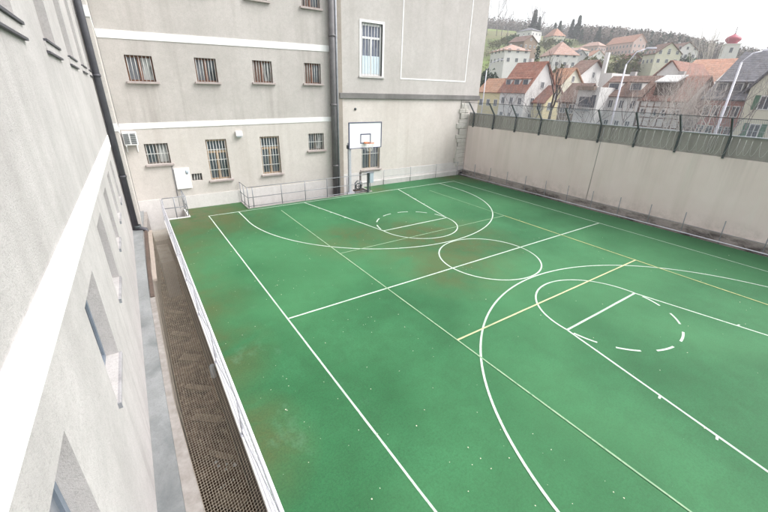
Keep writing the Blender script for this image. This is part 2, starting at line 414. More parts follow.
# concrete ledge at the foot of the left building
led = thing('concrete_ledge', (-10.4, 0, 0), 'blue grey concrete ledge along the foot of the bright left wall', 'ledge')
ys = [-14, -9, -3.63, -1.18, 2.98, 6, 8.23, 11.3]
mb = MB()
for y0, y1 in zip(ys, ys[1:]):
    a = [(-11.9, y0), (lxr(y0), y0), (lxr(y1), y1), (-11.9, y1)]
    mb.hexa([(x, y, FLOOR) for x, y in a] + [(x, y, lz(y)) for x, y in a])
mb.build('top_slab', M['conc_blue'], led)
mb = MB()
for y0, y1 in zip(ys, ys[1:]):
    a = [(lxr(y0) + .001, y0), (lpx(y0), y0), (lpx(y1), y1), (lxr(y1) + .001, y1)]
    mb.hexa([(x, y, FLOOR + .01) for x, y in a] + [(x, y, lz(y) - .06) for x, y in a])
mb.build('lower_lip', M['kerb'], led)
mb = MB()
for y0, y1 in ((5.2, 8.9), (3.2, 5.2)):
    a = [(lpx(y0) - .10, y0), (lpx(y0) + .0, y0), (lpx(y1) + .0, y1), (lpx(y1) - .10, y1)]
    mb.hexa([(x + .003, y, lz(y) - .057) for x, y in a] + [(x + .003, y, lz(y) - .02) for x, y in a])
mb.build('edge_board', M['rust'], led)
mb = MB(); a = [(lpx(4.4) + .012, 4.4), (lpx(4.4) + .13, 4.4), (lpx(8.9) + .15, 8.9), (lpx(8.9) + .012, 8.9)]
mb.hexa([(x, y, lz(y) - .16) for x, y in a] + [(x, y, lz(y) - .09) for x, y in a]); mb.build('pink_board', M['pink_board'], led)
# landing at the far end of the pit
ld = thing('pit_landing', (-9.2, 10.6, FLOOR), 'grey concrete landing at the far end of the pit below the corner rail', 'landing')
MB().box(-9.89, -8.43, 9.7, 11.37, FLOOR, -.75).build('slab', M['conc'], ld)
MB().box(-9.89, -9.45, 7.6, 9.697, FLOOR, -.95).build('step_block', M['conc'], ld)
# second light well behind the far rail
lw2 = thing('light_well', (-2.2, 10.7, -2.2), 'sunken light well in front of the barred windows behind the grey rail', 'light well')
mb = MB(); mb.box(-5.68, 1.35, 10.1, 11.37, -2.3, -2.2); mb.box(-5.68, 1.35, 10.0, 10.1, -2.3, .02); mb.box(-5.78, -5.68, 10.0, 11.36, -2.3, .02); mb.box(1.25, 1.35, 10.1, 11.2, -2.2, .02)
mb.build('well_walls', M['conc'], lw2)

# flat tan diagonal patches, rubble and paper down in the pit
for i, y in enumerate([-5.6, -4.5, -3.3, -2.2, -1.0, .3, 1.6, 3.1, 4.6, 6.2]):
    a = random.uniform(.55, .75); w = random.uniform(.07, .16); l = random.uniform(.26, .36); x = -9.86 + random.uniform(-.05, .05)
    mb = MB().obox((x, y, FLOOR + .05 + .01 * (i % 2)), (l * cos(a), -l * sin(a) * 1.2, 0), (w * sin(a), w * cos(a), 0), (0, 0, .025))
    tag(recenter(mb.build('pit_patch', M['patch'])), 'flat tan plank lying diagonally on the dirt floor of the netted pit', 'patch', 'tan patches lying across the pit floor')
for i in range(9):
    y = random.choice((-2.0, -1.7, -1.0, -1.5, 2.2, -1.2)) + random.uniform(-.5, .5); x = random.uniform(-10.1, -9.6); r = random.uniform(.02, .045)
    mb = MB(); mb.quad((x - r, y, FLOOR + .11), (x, y - r, FLOOR + .13), (x + r, y, FLOOR + .11), (x, y + r * .8, FLOOR + .15)); 
    mb.quad((x - r, y, FLOOR + .109), (x, y + r * .8, FLOOR + .149), (x - r * .2, y + .02, FLOOR + .10))
    tag(recenter(mb.build('paper_scrap', M['paper'])), 'crumpled white paper scrap on the brown floor of the netted pit', 'litter', 'white paper scraps in the pit')
mb = MB(); mb.lathe((fx(-.6) - .13, -.6, -.5), [(0, 0), (.05, 0), (.06, .02), (.06, .30), (.045, .33), (0, .33)], 14)
mb.box(fx(-.6) - .09, fx(-.6) - .02, -.62, -.58, -.36, -.32)
tag(recenter(mb.build('pipe_stub', M['pad_blue'])), 'pale blue grey canister fixed beside the court fence just under the net', 'canister')

# protective net over the pit
nt = MB()
def netpt(Y, t):
    x0, z0 = lpx(Y) + .004, lz(Y) - .045
    x1, z1 = fx(Y) - .095, .02
    return (x0 + (x1 - x0) * t, Y, z0 + (z1 - z0) * t - .05 * sin(pi * t))
y = -7.5
while y < 8.8:
    nt.path([netpt(y + .035 * (i % 2) * 0, i / 5) for i in range(6)], .0022, 3, cap=False); y += .05
for i in range(20):
    t = i / 19
    nt.path([netpt(-7.5 + 16.3 * k / 24, t) for k in range(25)], .0022, 3, cap=False)
tag(recenter(nt.build('safety_net', M['wire'])), 'pale wire net stretched flat over the long brown pit', 'net')

# ------------------------------------------------------------------ fence along the pit
fe = thing('court_fence', (-9.45, 1, 0), 'pale galvanised rail fence running along the pit beside the green court', 'fence')
fo = -.045
for k in range(9):
    y = 9.9 - 2.15 * k
    mb = MB().tube((fx(y) + fo, y, .04), (fx(y) + fo, y, .92), .021, 8); mb.box(fx(y) + fo - .05, fx(y) + fo + .05, y - .05, y + .05, .05, .062)
    mb.build('post', M['galv'], fe)
for z, r, m in ((.92, .026, 'galv_white'), (.52, .016, 'galv_white'), (.16, .018, 'galv_white')):
    MB().tube((fx(10) + fo, 10.0, z), (fx(-9) + fo, -9, z), r, 8).build('rail', M[m], fe)
mb = MB()
for k in range(8):
    y0, y1 = 9.9 - 2.15 * k, 9.9 - 2.15 * (k + 1)
    mb.tube((fx(y0) + fo - .02, y0, .14), (fx(y1) + fo - .02, y1, .9), .005, 5)
    mb.tube((fx(y0) + fo + .02, y0, .9), (fx(y1) + fo + .02, y1, .14), .005, 5)
mb.build('cross_wire', M['steel_grey'], fe)
mb = MB()
for k in range(165):
    y = 9.9 - .113 * k; mb.tube((fx(y) + fo - .012, y, .06), (fx(y) + fo - .012, y, .9), .0022, 3)
for k in range(7):
    z = .1 + .12 * k; mb.tube((fx(9.9) + fo - .016, 9.9, z), (fx(-8.7) + fo - .016, -8.7, z), .0022, 3)
mb.build('mesh_infill', M['galv_white'], fe)
er = thing('corner_railing', (-8.9, 10.2, 0), 'short grey tube railing closing off the far corner of the pit', 'railing')
for x, y in ((-9.28, 10.07), (-8.85, 10.07), (-8.38, 10.07), (-8.38, 10.75), (-8.38, 11.3)):
    MB().tube((x, y, .02), (x, y, .95), .02, 8).build('post', M['steel_grey'], er)
for z in (.95, .5):
    MB().path([(-9.28, 10.07, z), (-8.38, 10.07, z), (-8.38, 11.34, z)], .018, 8).build('rail', M['steel_grey'], er)

# ------------------------------------------------------------------ railing before the far light well
rl = thing('light_well_railing', (-2.6, 10.05, 0), 'grey tube railing round the light well under the barred windows', 'railing')
for x in (-5.72, -5.48, -4.05, -2.79, -1.53, -.3):
    MB().tube((x, 10.05, .02), (x, 10.05, 1.03), .021, 8).build('post', M['steel_grey'], rl)
for y in (10.7, 11.3):
    MB().tube((-5.73, y, .02), (-5.73, y, 1.03), .019, 8).build('post', M['steel_grey'], rl)
for z in (1.03, .53, .1):
    MB().path([(-5.73, 11.36, z), (-5.73, 10.05, z), (1.2, 10.05, z)], .017, 8).build('rail', M['steel_grey'], rl)
MB().tube((1.2, 10.05, .02), (1.2, 10.05, 1.03), .021, 8).build('post', M['steel_grey'], rl)

# ------------------------------------------------------------------ main building (far wall)
YF = 11.4
fm = lambda a, b, d: (a, YF + d, b)
mainb = thing('main_building', (-5, YF, 0), 'grey and cream roughcast building with white bands and small barred windows across the court', 'building')
wins = [(-9.42, -8.47, 5.50, 6.44, 'A', 0), (-6.90, -6.03, 5.56, 6.49, 'A', 1), (-4.44, -3.53, 5.61, 6.53, 'A', 2), (-1.90, -1.0, 5.64, 6.56, 'A', 3),
        (-9.43, -8.53, 2.18, 3.05, 'C', 0), (-6.98, -6.06, 1.24, 3.12, 'B', 1), (-4.46, -3.48, 1.28, 3.15, 'B', 2), (-1.88, -.97, 2.33, 3.20, 'C', 3)]
for i, x in enumerate((-9.42, -6.92, -4.44, -1.86)): wins.append((x, x + .95, 8.93, 9.9, 'A', i))
hole = (-7.80, -7.36, 1.29, 1.62)
X0, X1 = -10.15, -.02
zb = 3.69
up = MB(); wall_grid(up, fm, X0, X1, 3.84, 13, [w[:4] for w in wins if w[2] > 4], .24)
up.build('upper_wall', M['upper_plaster'], mainb)
lo = MB(); wall_grid(lo, fm, X0, X1, .62, 3.84, [w[:4] for w in wins if w[2] < 4] + [hole], .24)
lo.build('lower_wall', M['lower_plaster'], mainb)
mb = MB(); mb.box(X0, X1, YF + .5, 24, -2.4, 13.05); mb.quad((X0, YF, 13), (X1, YF, 13), (X1, YF + .5, 13), (X0, YF + .5, 13)); mb.build('body', M['upper_plaster'], mainb)
mb = MB(); fbox(mb, fm, X0, X1, -2.3, .617, -.03, .4); mb.build('base_course', M['annex_base'], mainb)
mb = MB(); fbox(mb, fm, X0, X1, 6.97, 7.25, -.022, .05, .17); mb.build('upper_band', M['white_band'], mainb)
mb = MB(); fbox(mb, fm, X0, X1, 3.66, 3.89, -.022, .05, .15); mb.build('lower_band', M['white_band'], mainb)
pan = [('pane_blue', 'pane_white'), ('pane_blue', 'pane_dark'), ('pane_warm', 'pane_white'), ('pane_warm', 'pane_dark')]
for i, (a, b, c, d, k, j) in enumerate(wins):
    if k == 'A': window(mainb, fm, a, b, c, d, .2, 'wood_brown', pan[j], 7, (), None, True, True, 'sill', .06, 'bars', 'wood_orange')
    elif k == 'B': window(mainb, fm, a, b, c, d, .2, 'wood_tan', ('pane_dark', 'pane_dark'), 7, (.25, .5, .75), d - .58, True, True, 'lower_plaster' if False else 'sill', .07)
    else: window(mainb, fm, a, b, c, d, .2, 'wood_grey', ('pane_dark', 'pane_white'), 7, (.5,), None, True, True)
mb = MB(); fbox(mb, fm, hole[0], hole[1], hole[2], hole[3], .2, .24); h_ = mb.build('wall_niche', M['pipe_grey'], mainb)
mb = MB()
for k in range(3): mb.tube(fm(-7.7 + .12 * k, 1.30, .12), fm(-7.66 + .11 * k, 1.6, .16), .03, 8)
mb.build('niche_pipe', M['bars'], h_)
# downpipe and brown corner between the two buildings
mb = MB(); mb.tube((-.42, 11.2, -2), (-.42, 11.2, 13), .155, 16)
for z in (1.4, 4.6, 7.8, 11): mb.lathe((-.42, 11.2, z), [(.155, 0), (.178, 0), (.178, .09), (.155, .09)], 16)
mb.build('downpipe', M['pipe_grey'], mainb)
mb = MB()
for z in (2.2, 5.4, 8.6): mb.box(-.47, -.37, 11.2, YF - .001, z, z + .06)
mb.build('pipe_bracket', M['dark_steel'], mainb)
mb = MB(); mb.tube((-.24, 11.1, -2), (-.24, 11.1, 13), .055, 10); mb.build('thin_downpipe', M['steel_grey'], mainb)
# objects on the far wall
pn = thing('meter_cabinet', (-8.18, YF - .06, 1.0), 'flat white metal cabinet with a small oval plate on the far wall', 'cabinet')
MB().box(-8.51, -7.87, YF - .07, YF - .002, .98, 1.93).build('door', M['white_paint'], pn, .012)
mb = MB(); mb.lathe((0, 0, 0), [(0, 0), (.06, 0), (.06, .012), (0, .012)], 18)
mb.v = [(-7.99 + x, YF - .072 - z, 1.74 + y * 1.6) for x, y, z in mb.v]; mb.build('oval_plate', M['pad_blue'], pn)
MB().tube((-8.545, YF - .02, .05), (-8.545, YF - .02, 2.05), .014, 8).build('conduit', M['steel_grey'], pn)
li = thing('wall_light', (-5.45, YF - .1, 3.2), 'small white box floodlight high on the cream wall between tall windows', 'wall light')
mb = MB(); mb.hexa([(-5.6, YF - .16, 3.24), (-5.3, YF - .16, 3.24), (-5.3, YF - .002, 3.21), (-5.6, YF - .002, 3.21), (-5.6, YF - .12, 3.44), (-5.3, YF - .12, 3.44), (-5.3, YF - .002, 3.46), (-5.6, YF - .002, 3.46)])
mb.build('housing', M['white_paint'], li, .012); MB().box(-5.57, -5.33, YF - .15, YF - .03, 3.195, 3.207).build('lens', M['pane_pale'], li)
ac = thing('air_conditioner', (-9.95, YF - .2, 3.0), 'white air conditioning unit with dark grilles in the far left corner', 'air conditioner')
MB().box(-10.12, -9.62, YF - .32, YF - .04, 3.06, 3.58).build('casing', M['white_paint'], ac, .015)
mb = MB()
for x in (-10.0, -9.76):
    for k in range(9): mb.box(x - .095, x + .095, YF - .336, YF - .322, 3.12 + .047 * k, 3.145 + .047 * k)
mb.build('grille', M['dark_steel'], ac)
mb = MB()
for x in (-10.06, -9.68): mb.box(x - .02, x + .02, YF - .32, YF - .002, 3.0, 3.057); mb.box(x - .02, x + .02, YF - .03, YF - .002, 2.75, 3.0)
mb.build('bracket', M['white_paint'], ac)

# ------------------------------------------------------------------ annex (right part of the far side)
YA = 11.34
fa = lambda a, b, d: (a, YA + d, b)
an = thing('annex_building', (5.3, YA, 0), 'taller beige building with dark stone cornice and white outlined rectangle', 'building')
XA, XB = .16, 10.72
mb = MB(); wall_grid(mb, fa, XA, XB, 5.245, 16, [(1.37, 2.70, 6.13, 8.63)], .2); mb.build('upper_wall', M['annex_upper'], an)
mb = MB(); wall_grid(mb, fa, XA, XB, .87, 4.955, [(1.42, 2.70, 1.02, 3.52)], .25); mb.build('lower_wall', M['annex_lower'], an)
mb = MB(); mb.box(XA, XB, YA + .5, 26, -2.3, 16)
mb.quad((XB, YA, -1), (XB, YA + .5, -1), (XB, YA + .5, 16), (XB, YA, 16)); mb.quad((XA, YA, 16), (XB, YA, 16), (XB, YA + .5, 16), (XA, YA + .5, 16)); mb.build('body', M['annex_upper'], an)
mb = MB(); fbox(mb, fa, XA - .18, XB + .06, 4.958, 5.242, -.10, .3); mb.build('cornice', M['grey_stone'], an, .02)
mb = MB(); fbox(mb, fa, 1.36, XB, .30, .867, -.04, .4); fbox(mb, fa, XA, 1.24, -2.2, .867, -.02, .4); mb.build('base_band', M['annex_base'], an)
mb = MB(); fbox(mb, fa, 1.352, 9.36, -.05, .296, -.17, .4); mb.build('plinth', M['plinth'], an, .02)
mb = MB(); fbox(mb, fa, -.10, XA, -2.2, 16, -.06, .3); mb.build('corner_strip', M['corner_brown'], an)
mb = MB()
t = .07
fbox(mb, fa, 4.0, 9.3, 6.03, 6.03 + t, -.012, .02); fbox(mb, fa, 4.0, 4.0 + t, 6.03 + t, 13.4, -.012, .02); fbox(mb, fa, 9.3 - t, 9.3, 6.03 + t, 13.4, -.012, .02); fbox(mb, fa, 4.0, 9.3, 13.4, 13.4 + t, -.012, .02)
mb.build('painted_outline', M['white_band'], an)
w1 = window(an, fa, 1.37, 2.70, 6.13, 8.63, .18, 'white_paint', ('pane_navy', 'pane_navy'), 7, (), 7.95, False, True, ft=.1)
mb = MB()
for a, b in ((1.475, 1.97), (2.10, 2.595)): fbox(mb, fa, a, b, 6.235, 7.1, .11, .14)
mb.build('frosted_panel', M['pane_pale'], w1)
mb = MB()
for a, b, c, d in ((1.25, 1.37, 6.1, 8.75), (2.70, 2.82, 6.1, 8.75), (1.37, 2.70, 8.63, 8.75)): fbox(mb, fa, a, b, c, d, -.02, .1)
mb.build('surround', M['white_band'], w1)
mb = MB(); fbox(mb, fa, 1.2, 2.87, 6.02, 6.097, -.07, .1); mb.build('window_sill', M['plinth'], w1)
w2 = window(an, fa, 1.42, 2.70, 1.02, 3.52, .2, 'wood_tan', ('pane_dark', 'pane_blue'), 7, (.02, .36, .68), None, True, True)
mb = MB(); mb.lathe((0, 0, 0), [(0, 0), (.07, 0), (.07, .03), (.05, .05), (0, .05)], 14); mb.v = [(.98 + x, YA - .002 - z, 4.42 + y) for x, y, z in mb.v]; mb.build('vent_cap', M['dark_steel'], an)
# rough quoins at the corner
MB().box(9.12, 9.87, YA - .035, YA + .15, .6, 4.95).build('quoin_mortar', M['quoin_joint'], an)
rq = random.Random(4); z0 = .60
while z0 < 4.75:
    hq = min(rq.uniform(.22, .40), 4.945 - z0); xw = 9.885; xl = 9.08 - rq.uniform(-.10, .26)
    cuts = [xl] + ([rq.uniform(9.3, 9.6)] if rq.random() < .65 else []) + [xw]
    for xa, xb in zip(cuts, cuts[1:]):
        j_ = lambda a: rq.uniform(-a, a); yo = lambda: YA - .05 - rq.uniform(0, .06)
        mb = MB(); mb.hexa([(xa + .006 + j_(.03), yo(), z0 + .006 + j_(.014)), (xb - .006, yo(), z0 + .006 + j_(.014)), (xb - .006, YA + .1, z0 + .006), (xa + .006, YA + .1, z0 + .006), (xa + .006 + j_(.04), yo(), z0 + hq - .006 + j_(.014)), (xb - .006 + j_(.02), yo(), z0 + hq - .006 + j_(.014)), (xb - .006, YA + .1, z0 + hq - .006), (xa + .006, YA + .1, z0 + hq - .006)])
        mb.build('quoin_stone', M['quoin'], an, .03)
    z0 += hq
# thin rail on the annex plinth
ar = thing('plinth_railing', (5.9, 11.12, 0), 'thin low rail along the pale plinth of the beige building', 'railing')
for x in (2.9, 5.0, 7.2, 9.2): MB().tube((x, 11.14, 0), (x, 11.14, .93), .014, 6).build('post', M['steel_grey'], ar)
for z in (.9, .5): MB().tube((2.9, 11.14, z), (9.3, 11.14, z), .009, 6).build('rail', M['galv'], ar)

# ------------------------------------------------------------------ basketball hoop
hp = thing('basketball_hoop', (0.02, 10.3, 0), 'white basketball backboard with orange rim on a grey steel post', 'basketball hoop')
mb = MB().box(-.06, .09, 10.25, 10.4, .0, 2.62); mb.box(-.2, .24, 10.12, 10.52, 0.003, .03); mb.build('post', M['galv'], hp, .01)
mb = MB(); mb.box(-.045, .075, 8.78, 10.45, 2.64, 2.76)
for sx in (-.55, .55): mb.tube((sx, 8.74, 3.75), (.015, 10.2, 2.7), .03, 8); mb.tube((sx, 8.74, 2.85), (.015, 9.6, 2.7), .025, 8)
mb.build('arm', M['galv'], hp)
MB().box(-.09, .12, 10.2, 10.45, 2.45, 2.64).build('clamp', M['dark_steel'], hp)
yb = 8.62
bb = MB().box(-.92, .92, yb, yb + .03, 2.75, 3.93).build('backboard', M['board'], hp)
mb = MB()
for a, b, c, d in ((-.955, -.92, 2.72, 3.965), (.92, .955, 2.72, 3.965), (-.92, .92, 2.72, 2.75), (-.92, .92, 3.93, 3.965)): mb.box(a, b, yb - .02, yb + .05, c, d)
mb.build('frame', M['blue_black'], bb)
mb = MB()
for a, b, c, d in ((-.31, -.26, 2.95, 3.42), (.26, .31, 2.95, 3.42), (-.26, .26, 2.95, 3.0), (-.26, .26, 3.37, 3.42)): mb.box(a, b, yb - .006, yb - .002, c, d)
mb.build('target_square', M['blue_black'], bb)
rc = (0, yb - .38, 3.02)
mb = MB(); mb.path([(rc[0] + .225 * cos(2 * pi * k / 28), rc[1] + .225 * sin(2 * pi * k / 28), rc[2]) for k in range(29)], .014, 8, cap=False)
mb.box(-.1, .1, yb - .16, yb - .003, 2.95, 3.03); rim = mb.build('rim', M['orange'], hp)
mb = MB()
for k in range(12):
    for sg in (1, -1):
        mb.path([(rc[0] + (.225 - .1 * q ** .7) * cos(2 * pi * (k + sg * q * 1.5) / 12), rc[1] + (.225 - .1 * q ** .7) * sin(2 * pi * (k + sg * q * 1.5) / 12), rc[2] - .4 * q) for q in (0, .25, .5, .75, 1)], .004, 4, cap=False)
mb.build('net', M['net'], rim)
ut = thing('utility_post', (1.05, 10.0, 0), 'short dark post carrying a pale blue box beside the hoop', 'post')
MB().box(.97, 1.06, 9.93, 10.02, .0, 1.12).build('post', M['dark_steel'], ut); MB().box(1.07, 1.33, 9.86, 10.03, .55, 1.13).build('box', M['pad_blue'], ut, .02)
MB().box(.80, 1.36, 9.84, 10.04, 1.14, 1.17).build('lid', M['steel_grey'], ut)
bk = thing('standpipe', (.55, 10.5, 0), 'dark jumble of standpipe and valve wheel at the foot of the hoop', 'standpipe')
mb = MB(); mb.path([(.45, 10.45, -.3), (.45, 10.45, .5), (.55, 10.4, .62), (.75, 10.4, .62), (.75, 10.4, .1)], .045, 10); mb.build('pipe', M['steel_grey'], bk)
mb = MB(); mb.path([(.6 + .17 * cos(2 * pi * k / 20), 10.34, .33 + .17 * sin(2 * pi * k / 20)) for k in range(21)], .03, 8, cap=False); mb.tube((.43, 10.34, .33), (.77, 10.34, .33), .015, 6); mb.tube((.6, 10.34, .16), (.6, 10.34, .5), .015, 6); mb.build('wheel', M['dark_steel'], bk)
MB().box(.38, .82, 10.2, 10.6, .025, .10).build('base', M['rust'], bk)

# ------------------------------------------------------------------ left building (wall beside the camera)
fl = lambda a, b, d: (-10.58 + .0282 * (a - 8.28) - d, a, b - .0261 * (a - 8.28))
lb = thing('left_building', (-10.9, 0, 0), 'bright white roughcast building wall running past the camera on the left', 'building')
lowin = [(-12, -10.9, 1.68, 2.95), (-9.2, -8.1, 1.68, 2.95), (-6.45, -5.3, 1.68, 2.92), (-3.47, -2.36, 1.64, 2.96), (-.72, .30, 1.74, 3.08), (1.75, 2.6, 1.85, 3.1), (3.95, 4.85, 1.9, 3.12), (6.2, 7.1, 1.9, 3.12)]
upwin = [(-9.0, -7.9, 5.78, 7.9), (-6.1, -5.0, 5.78, 7.9), (-3.12, -2.05, 5.78, 7.9), (-.25, .95, 5.78, 7.9), (2.62, 3.85, 5.78, 7.9), (5.5, 6.6, 5.78, 7.9), (8.0, 8.75, 5.78, 7.9)]
mb = MB(); wall_grid(mb, fl, -14, 9.1, -.9, 14, lowin + upwin, .22); mb.build('wall', M['left_plaster'], lb)
mb = MB(); mb.hexa([fl(-14, -.8, .5), fl(9.0, -.8, .5), fl(9.0, -.8, 9), fl(-14, -.8, 9), fl(-14, 14, .5), fl(9.0, 14, .5), fl(9.0, 14, 9), fl(-14, 14, 9)])
mb.quad(fl(-14, 14, 0), fl(9.1, 14, 0), fl(9.1, 14, .5), fl(-14, 14, .5)); mb.build('body', M['left_plaster'], lb)
mb = MB(); fbox(mb, fl, -14, 8.8, 3.36, 3.75, -.018, .03); mb.build('white_band', M['white_band'], lb)
for k, (a, b, c, d) in enumerate(lowin):
    fr = MB(); e = .004
    for q in ((a + e, a + .07, c + e, d - e), (b - .07, b - e, c + e, d - e), (a + .07, b - .07, c + e, c + .07), (a + .07, b - .07, d - .07, d - e), ((a + b) / 2 - .03, (a + b) / 2 + .03, c + .07, d - .07)): fbox(fr, fl, *q, .15, .22)
    o = fr.build('window', M['blue_frame'], lb)
    for q in ((a + .07, (a + b) / 2 - .03), ((a + b) / 2 + .03, b - .07)):
        p = MB(); fbox(p, fl, q[0], q[1], c + .07, d - .07, .175, .195); p.build('pane', M['pane_blue'], o)
    s_ = MB(); fbox(s_, fl, a - .03, b + .03, c - .07, c - .003, -.035, .21); s_.build('window_sill', M['left_sill'], o, .01)
    g_ = MB(); fbox(g_, fl, a - .045, a - .032, c - .08, c + .0, -.04, .0); g_.build('sill_end', M['steel_grey'], o)
for k, (a, b, c, d) in enumerate(upwin):
    fr = MB(); e = .004
    for q in ((a + e, a + .08, c + e, d - e), (b - .08, b - e, c + e, d - e), (a + .08, b - .08, c + e, c + .08), (a + .08, b - .08, d - .08, d - e), ((a + b) / 2 - .04, (a + b) / 2 + .04, c + .08, d - .08)): fbox(fr, fl, *q, .15, .22)
    o = fr.build('window', M['wood_grey'], lb)
    for q in ((a + .08, (a + b) / 2 - .04), ((a + b) / 2 + .04, b - .08)):
        p = MB(); fbox(p, fl, q[0], q[1], c + .08, d - .08, .175, .195); p.build('pane', M['pane_dark'], o)
    s_ = MB(); fbox(s_, fl, a - .15, b + .15, c - .155, c - .035, -.022, .19); s_.build('window_sill', M['left_plaster'], o, .008)
    g_ = MB(); fbox(g_, fl, a - .14, b + .14, c - .034, c - .003, -.045, .19); fbox(g_, fl, a - .14, b + .14, c - .185, c - .158, -.04, -.001); g_.build('sill_shadow_line', M['pipe_dark'], o)  # dark strips over and under the sill, colour standing in for its shadow lines
# pier and side return in the corner
fp = MB(); fp.hexa([(-10.60, 9.10, -.4), (-10.22, 9.10, -.4), (-10.17, 11.39, -.4), (-10.60, 11.39, -.4), (-10.60, 9.10, 13.5), (-10.22, 9.10, 13.5), (-10.17, 11.39, 13.5), (-10.60, 11.39, 13.5)])
fp.build('corner_pier', M['lower_plaster'], lb)
for z0, z1 in ((7.36, 7.68), (3.82, 4.1)):
    mb = MB(); mb.hexa([(-10.55, 9.08, z0), (-10.205, 9.08, z0), (-10.16, 11.37, z0 - .35), (-10.55, 11.37, z0 - .35), (-10.55, 9.08, z1), (-10.205, 9.08, z1), (-10.16, 11.37, z1 - .35), (-10.55, 11.37, z1 - .35)])
    mb.build('pier_band', M['white_band'], lb)
px_, py_ = -10.43, 8.93
mb = MB(); mb.tube((px_, py_, .14), (px_, py_, 13.5), .105, 16)
for z in (2.2, 5.6, 9): mb.lathe((px_, py_, z), [(.105, 0), (.125, 0), (.125, .08), (.105, .08)], 16)
mb.path([(px_, py_, .3), (px_, py_ - .02, .18), (px_ + .14, py_ - .06, .17), (px_ + .3, py_ - .1, .12), (px_ + .36, py_ - .14, -.1), (px_ + .36, py_ - .14, -.8)], .085, 12)
mb.build('downpipe', M['pipe_dark'], lb)
mb = MB(); mb.lathe((px_ + .05, py_, .2), [(.11, 0), (.14, 0), (.14, .10), (.11, .10)], 14); mb.build('pipe_collar', M['dark_steel'], lb)

# ------------------------------------------------------------------ perimeter wall, rail, fence, razor wire
pw = thing('perimeter_wall', (9.95, 1, 0), 'long tan rendered perimeter wall with a dark stone plinth', 'wall')
MB().box(9.9, 10.3, -16, 11.22, .34, 3.33).build('wall_face', M['tan_wall'], pw)
mb = MB()
ys_ = [-16 + i * .85 for i in range(33)]
for y0, y1 in zip(ys_, ys_[1:]):
    r = random.uniform(0, .03); mb.hexa([(9.74 - r, y0 + .004, -.25), (10.28, y0 + .004, -.25), (10.28, y1, -.25), (9.74 - r, y1, -.25), (9.80 - r, y0 + .004, .33 + r * .4), (10.28, y0 + .004, .337), (10.28, y1, .337), (9.80 - r * .4, y1, .33 + r * .3)])
mb.build('stone_plinth', M['plinth_stone'], pw)
MB().box(9.935, 10.28, -16, 11.22, 3.333, 4.10).build('parapet', M['parapet'], pw)
MB().box(9.90, 10.3, -16, 11.22, 4.103, 4.16).build('coping', M['conc'], pw)
mb = MB(); mb.path([(9.885, 2.02, .35), (9.885, 2.02, 3.34), (9.92, 2.02, 4.1)], .009, 6); mb.build('conduit', M['steel_grey'], pw)
struct(MB().box(9.352, 9.9, -16, 11.2, -.3, -.14).build('gutter', M['pit_conc']))
MB().box(9.30, 9.349, -14, 11.18, -.25, -.003)
kr = MB().box(9.351, 9.40, -14, 11.18, -.29, -.02).build('gutter_kerb', M['conc']); tag(recenter(kr), 'low concrete kerb edging the gutter beside the green court', 'kerb')
gr = thing('gutter_railing', (9.48, 1, 0), 'row of thin grey stakes and wires along the foot of the tan wall', 'railing')
for k in range(18):
    y = 9.72 - 1.372 * k; MB().tube((9.48, y, -.2), (9.5, y + .05, .95), .019, 6).build('post', M['steel_grey'], gr)
MB().tube((9.465, 11.1, .44), (9.465, -14, .44), .011, 5).build('upper_wire', M['steel_grey'], gr)
MB().tube((9.455, 11.1, .07), (9.455, -14, .07), .022, 6).build('lower_rail', M['galv_white'], gr)
sf = thing('security_fence', (9.87, 1, 3.3), 'dark angled steel fence with wire mesh on top of the tan wall', 'fence')
PY = [10.75 - 1.715 * k for k in range(13)]
for y in PY:
    mb = MB(); mb.box(9.82, 9.90 - .003, y - .034, y + .034, 3.28, 4.2); mb.obox((9.57, y, 4.50), (.30, 0, -.335), (0, .03, 0), (.026, 0, .023))
    mb.build('post', M['dark_steel'], sf)
for x, z, r in ((9.27, 4.83, .014), (9.86, 4.17, .022)):
    MB().tube((x, 11.15, z), (x, -12, z), r, 6).build('rail', M['dark_steel'] if x != 9.86 else M['galv'], sf)
mb = MB()
for x, z in ((9.47, 4.61), (9.66, 4.40)): mb.tube((x, 11.15, z), (x, -12, z), .004, 4)
mb.build('strand_wire', M['galv'], sf)
mb = MB()
y = 11.1
while y > -10:
    mb.tube((9.27, y, 4.83), (9.86, y, 4.17), .0050, 3); y -= .06
for k in range(1, 12):
    t_ = k / 12; mb.tube((9.27 + .59 * t_, 11.1, 4.83 - .66 * t_), (9.27 + .59 * t_, -10, 4.83 - .66 * t_), .0028, 3)
mb.build('wire_mesh', M['mesh_wire'], sf)
mb = MB(); pts = []
n = 20; turns = 92
for i in range(turns * n):
    a = 2 * pi * i / n; yy = 11.0 - 21.0 * i / (turns * n) + .16 * sin(i * .021) + .07 * sin(i * .0533); r = .33 + .035 * sin(i * .013) + .03 * sin(i * .0371)
    pts.append((9.62 + r * .62 * cos(a), yy, 3.78 + r * sin(a)))
mb.path(pts, .0034, 4, cap=False)
tag(recenter(mb.build('razor_wire', M['razor'])), 'coiled pale razor wire hanging along the grey parapet of the perimeter wall', 'razor wire')

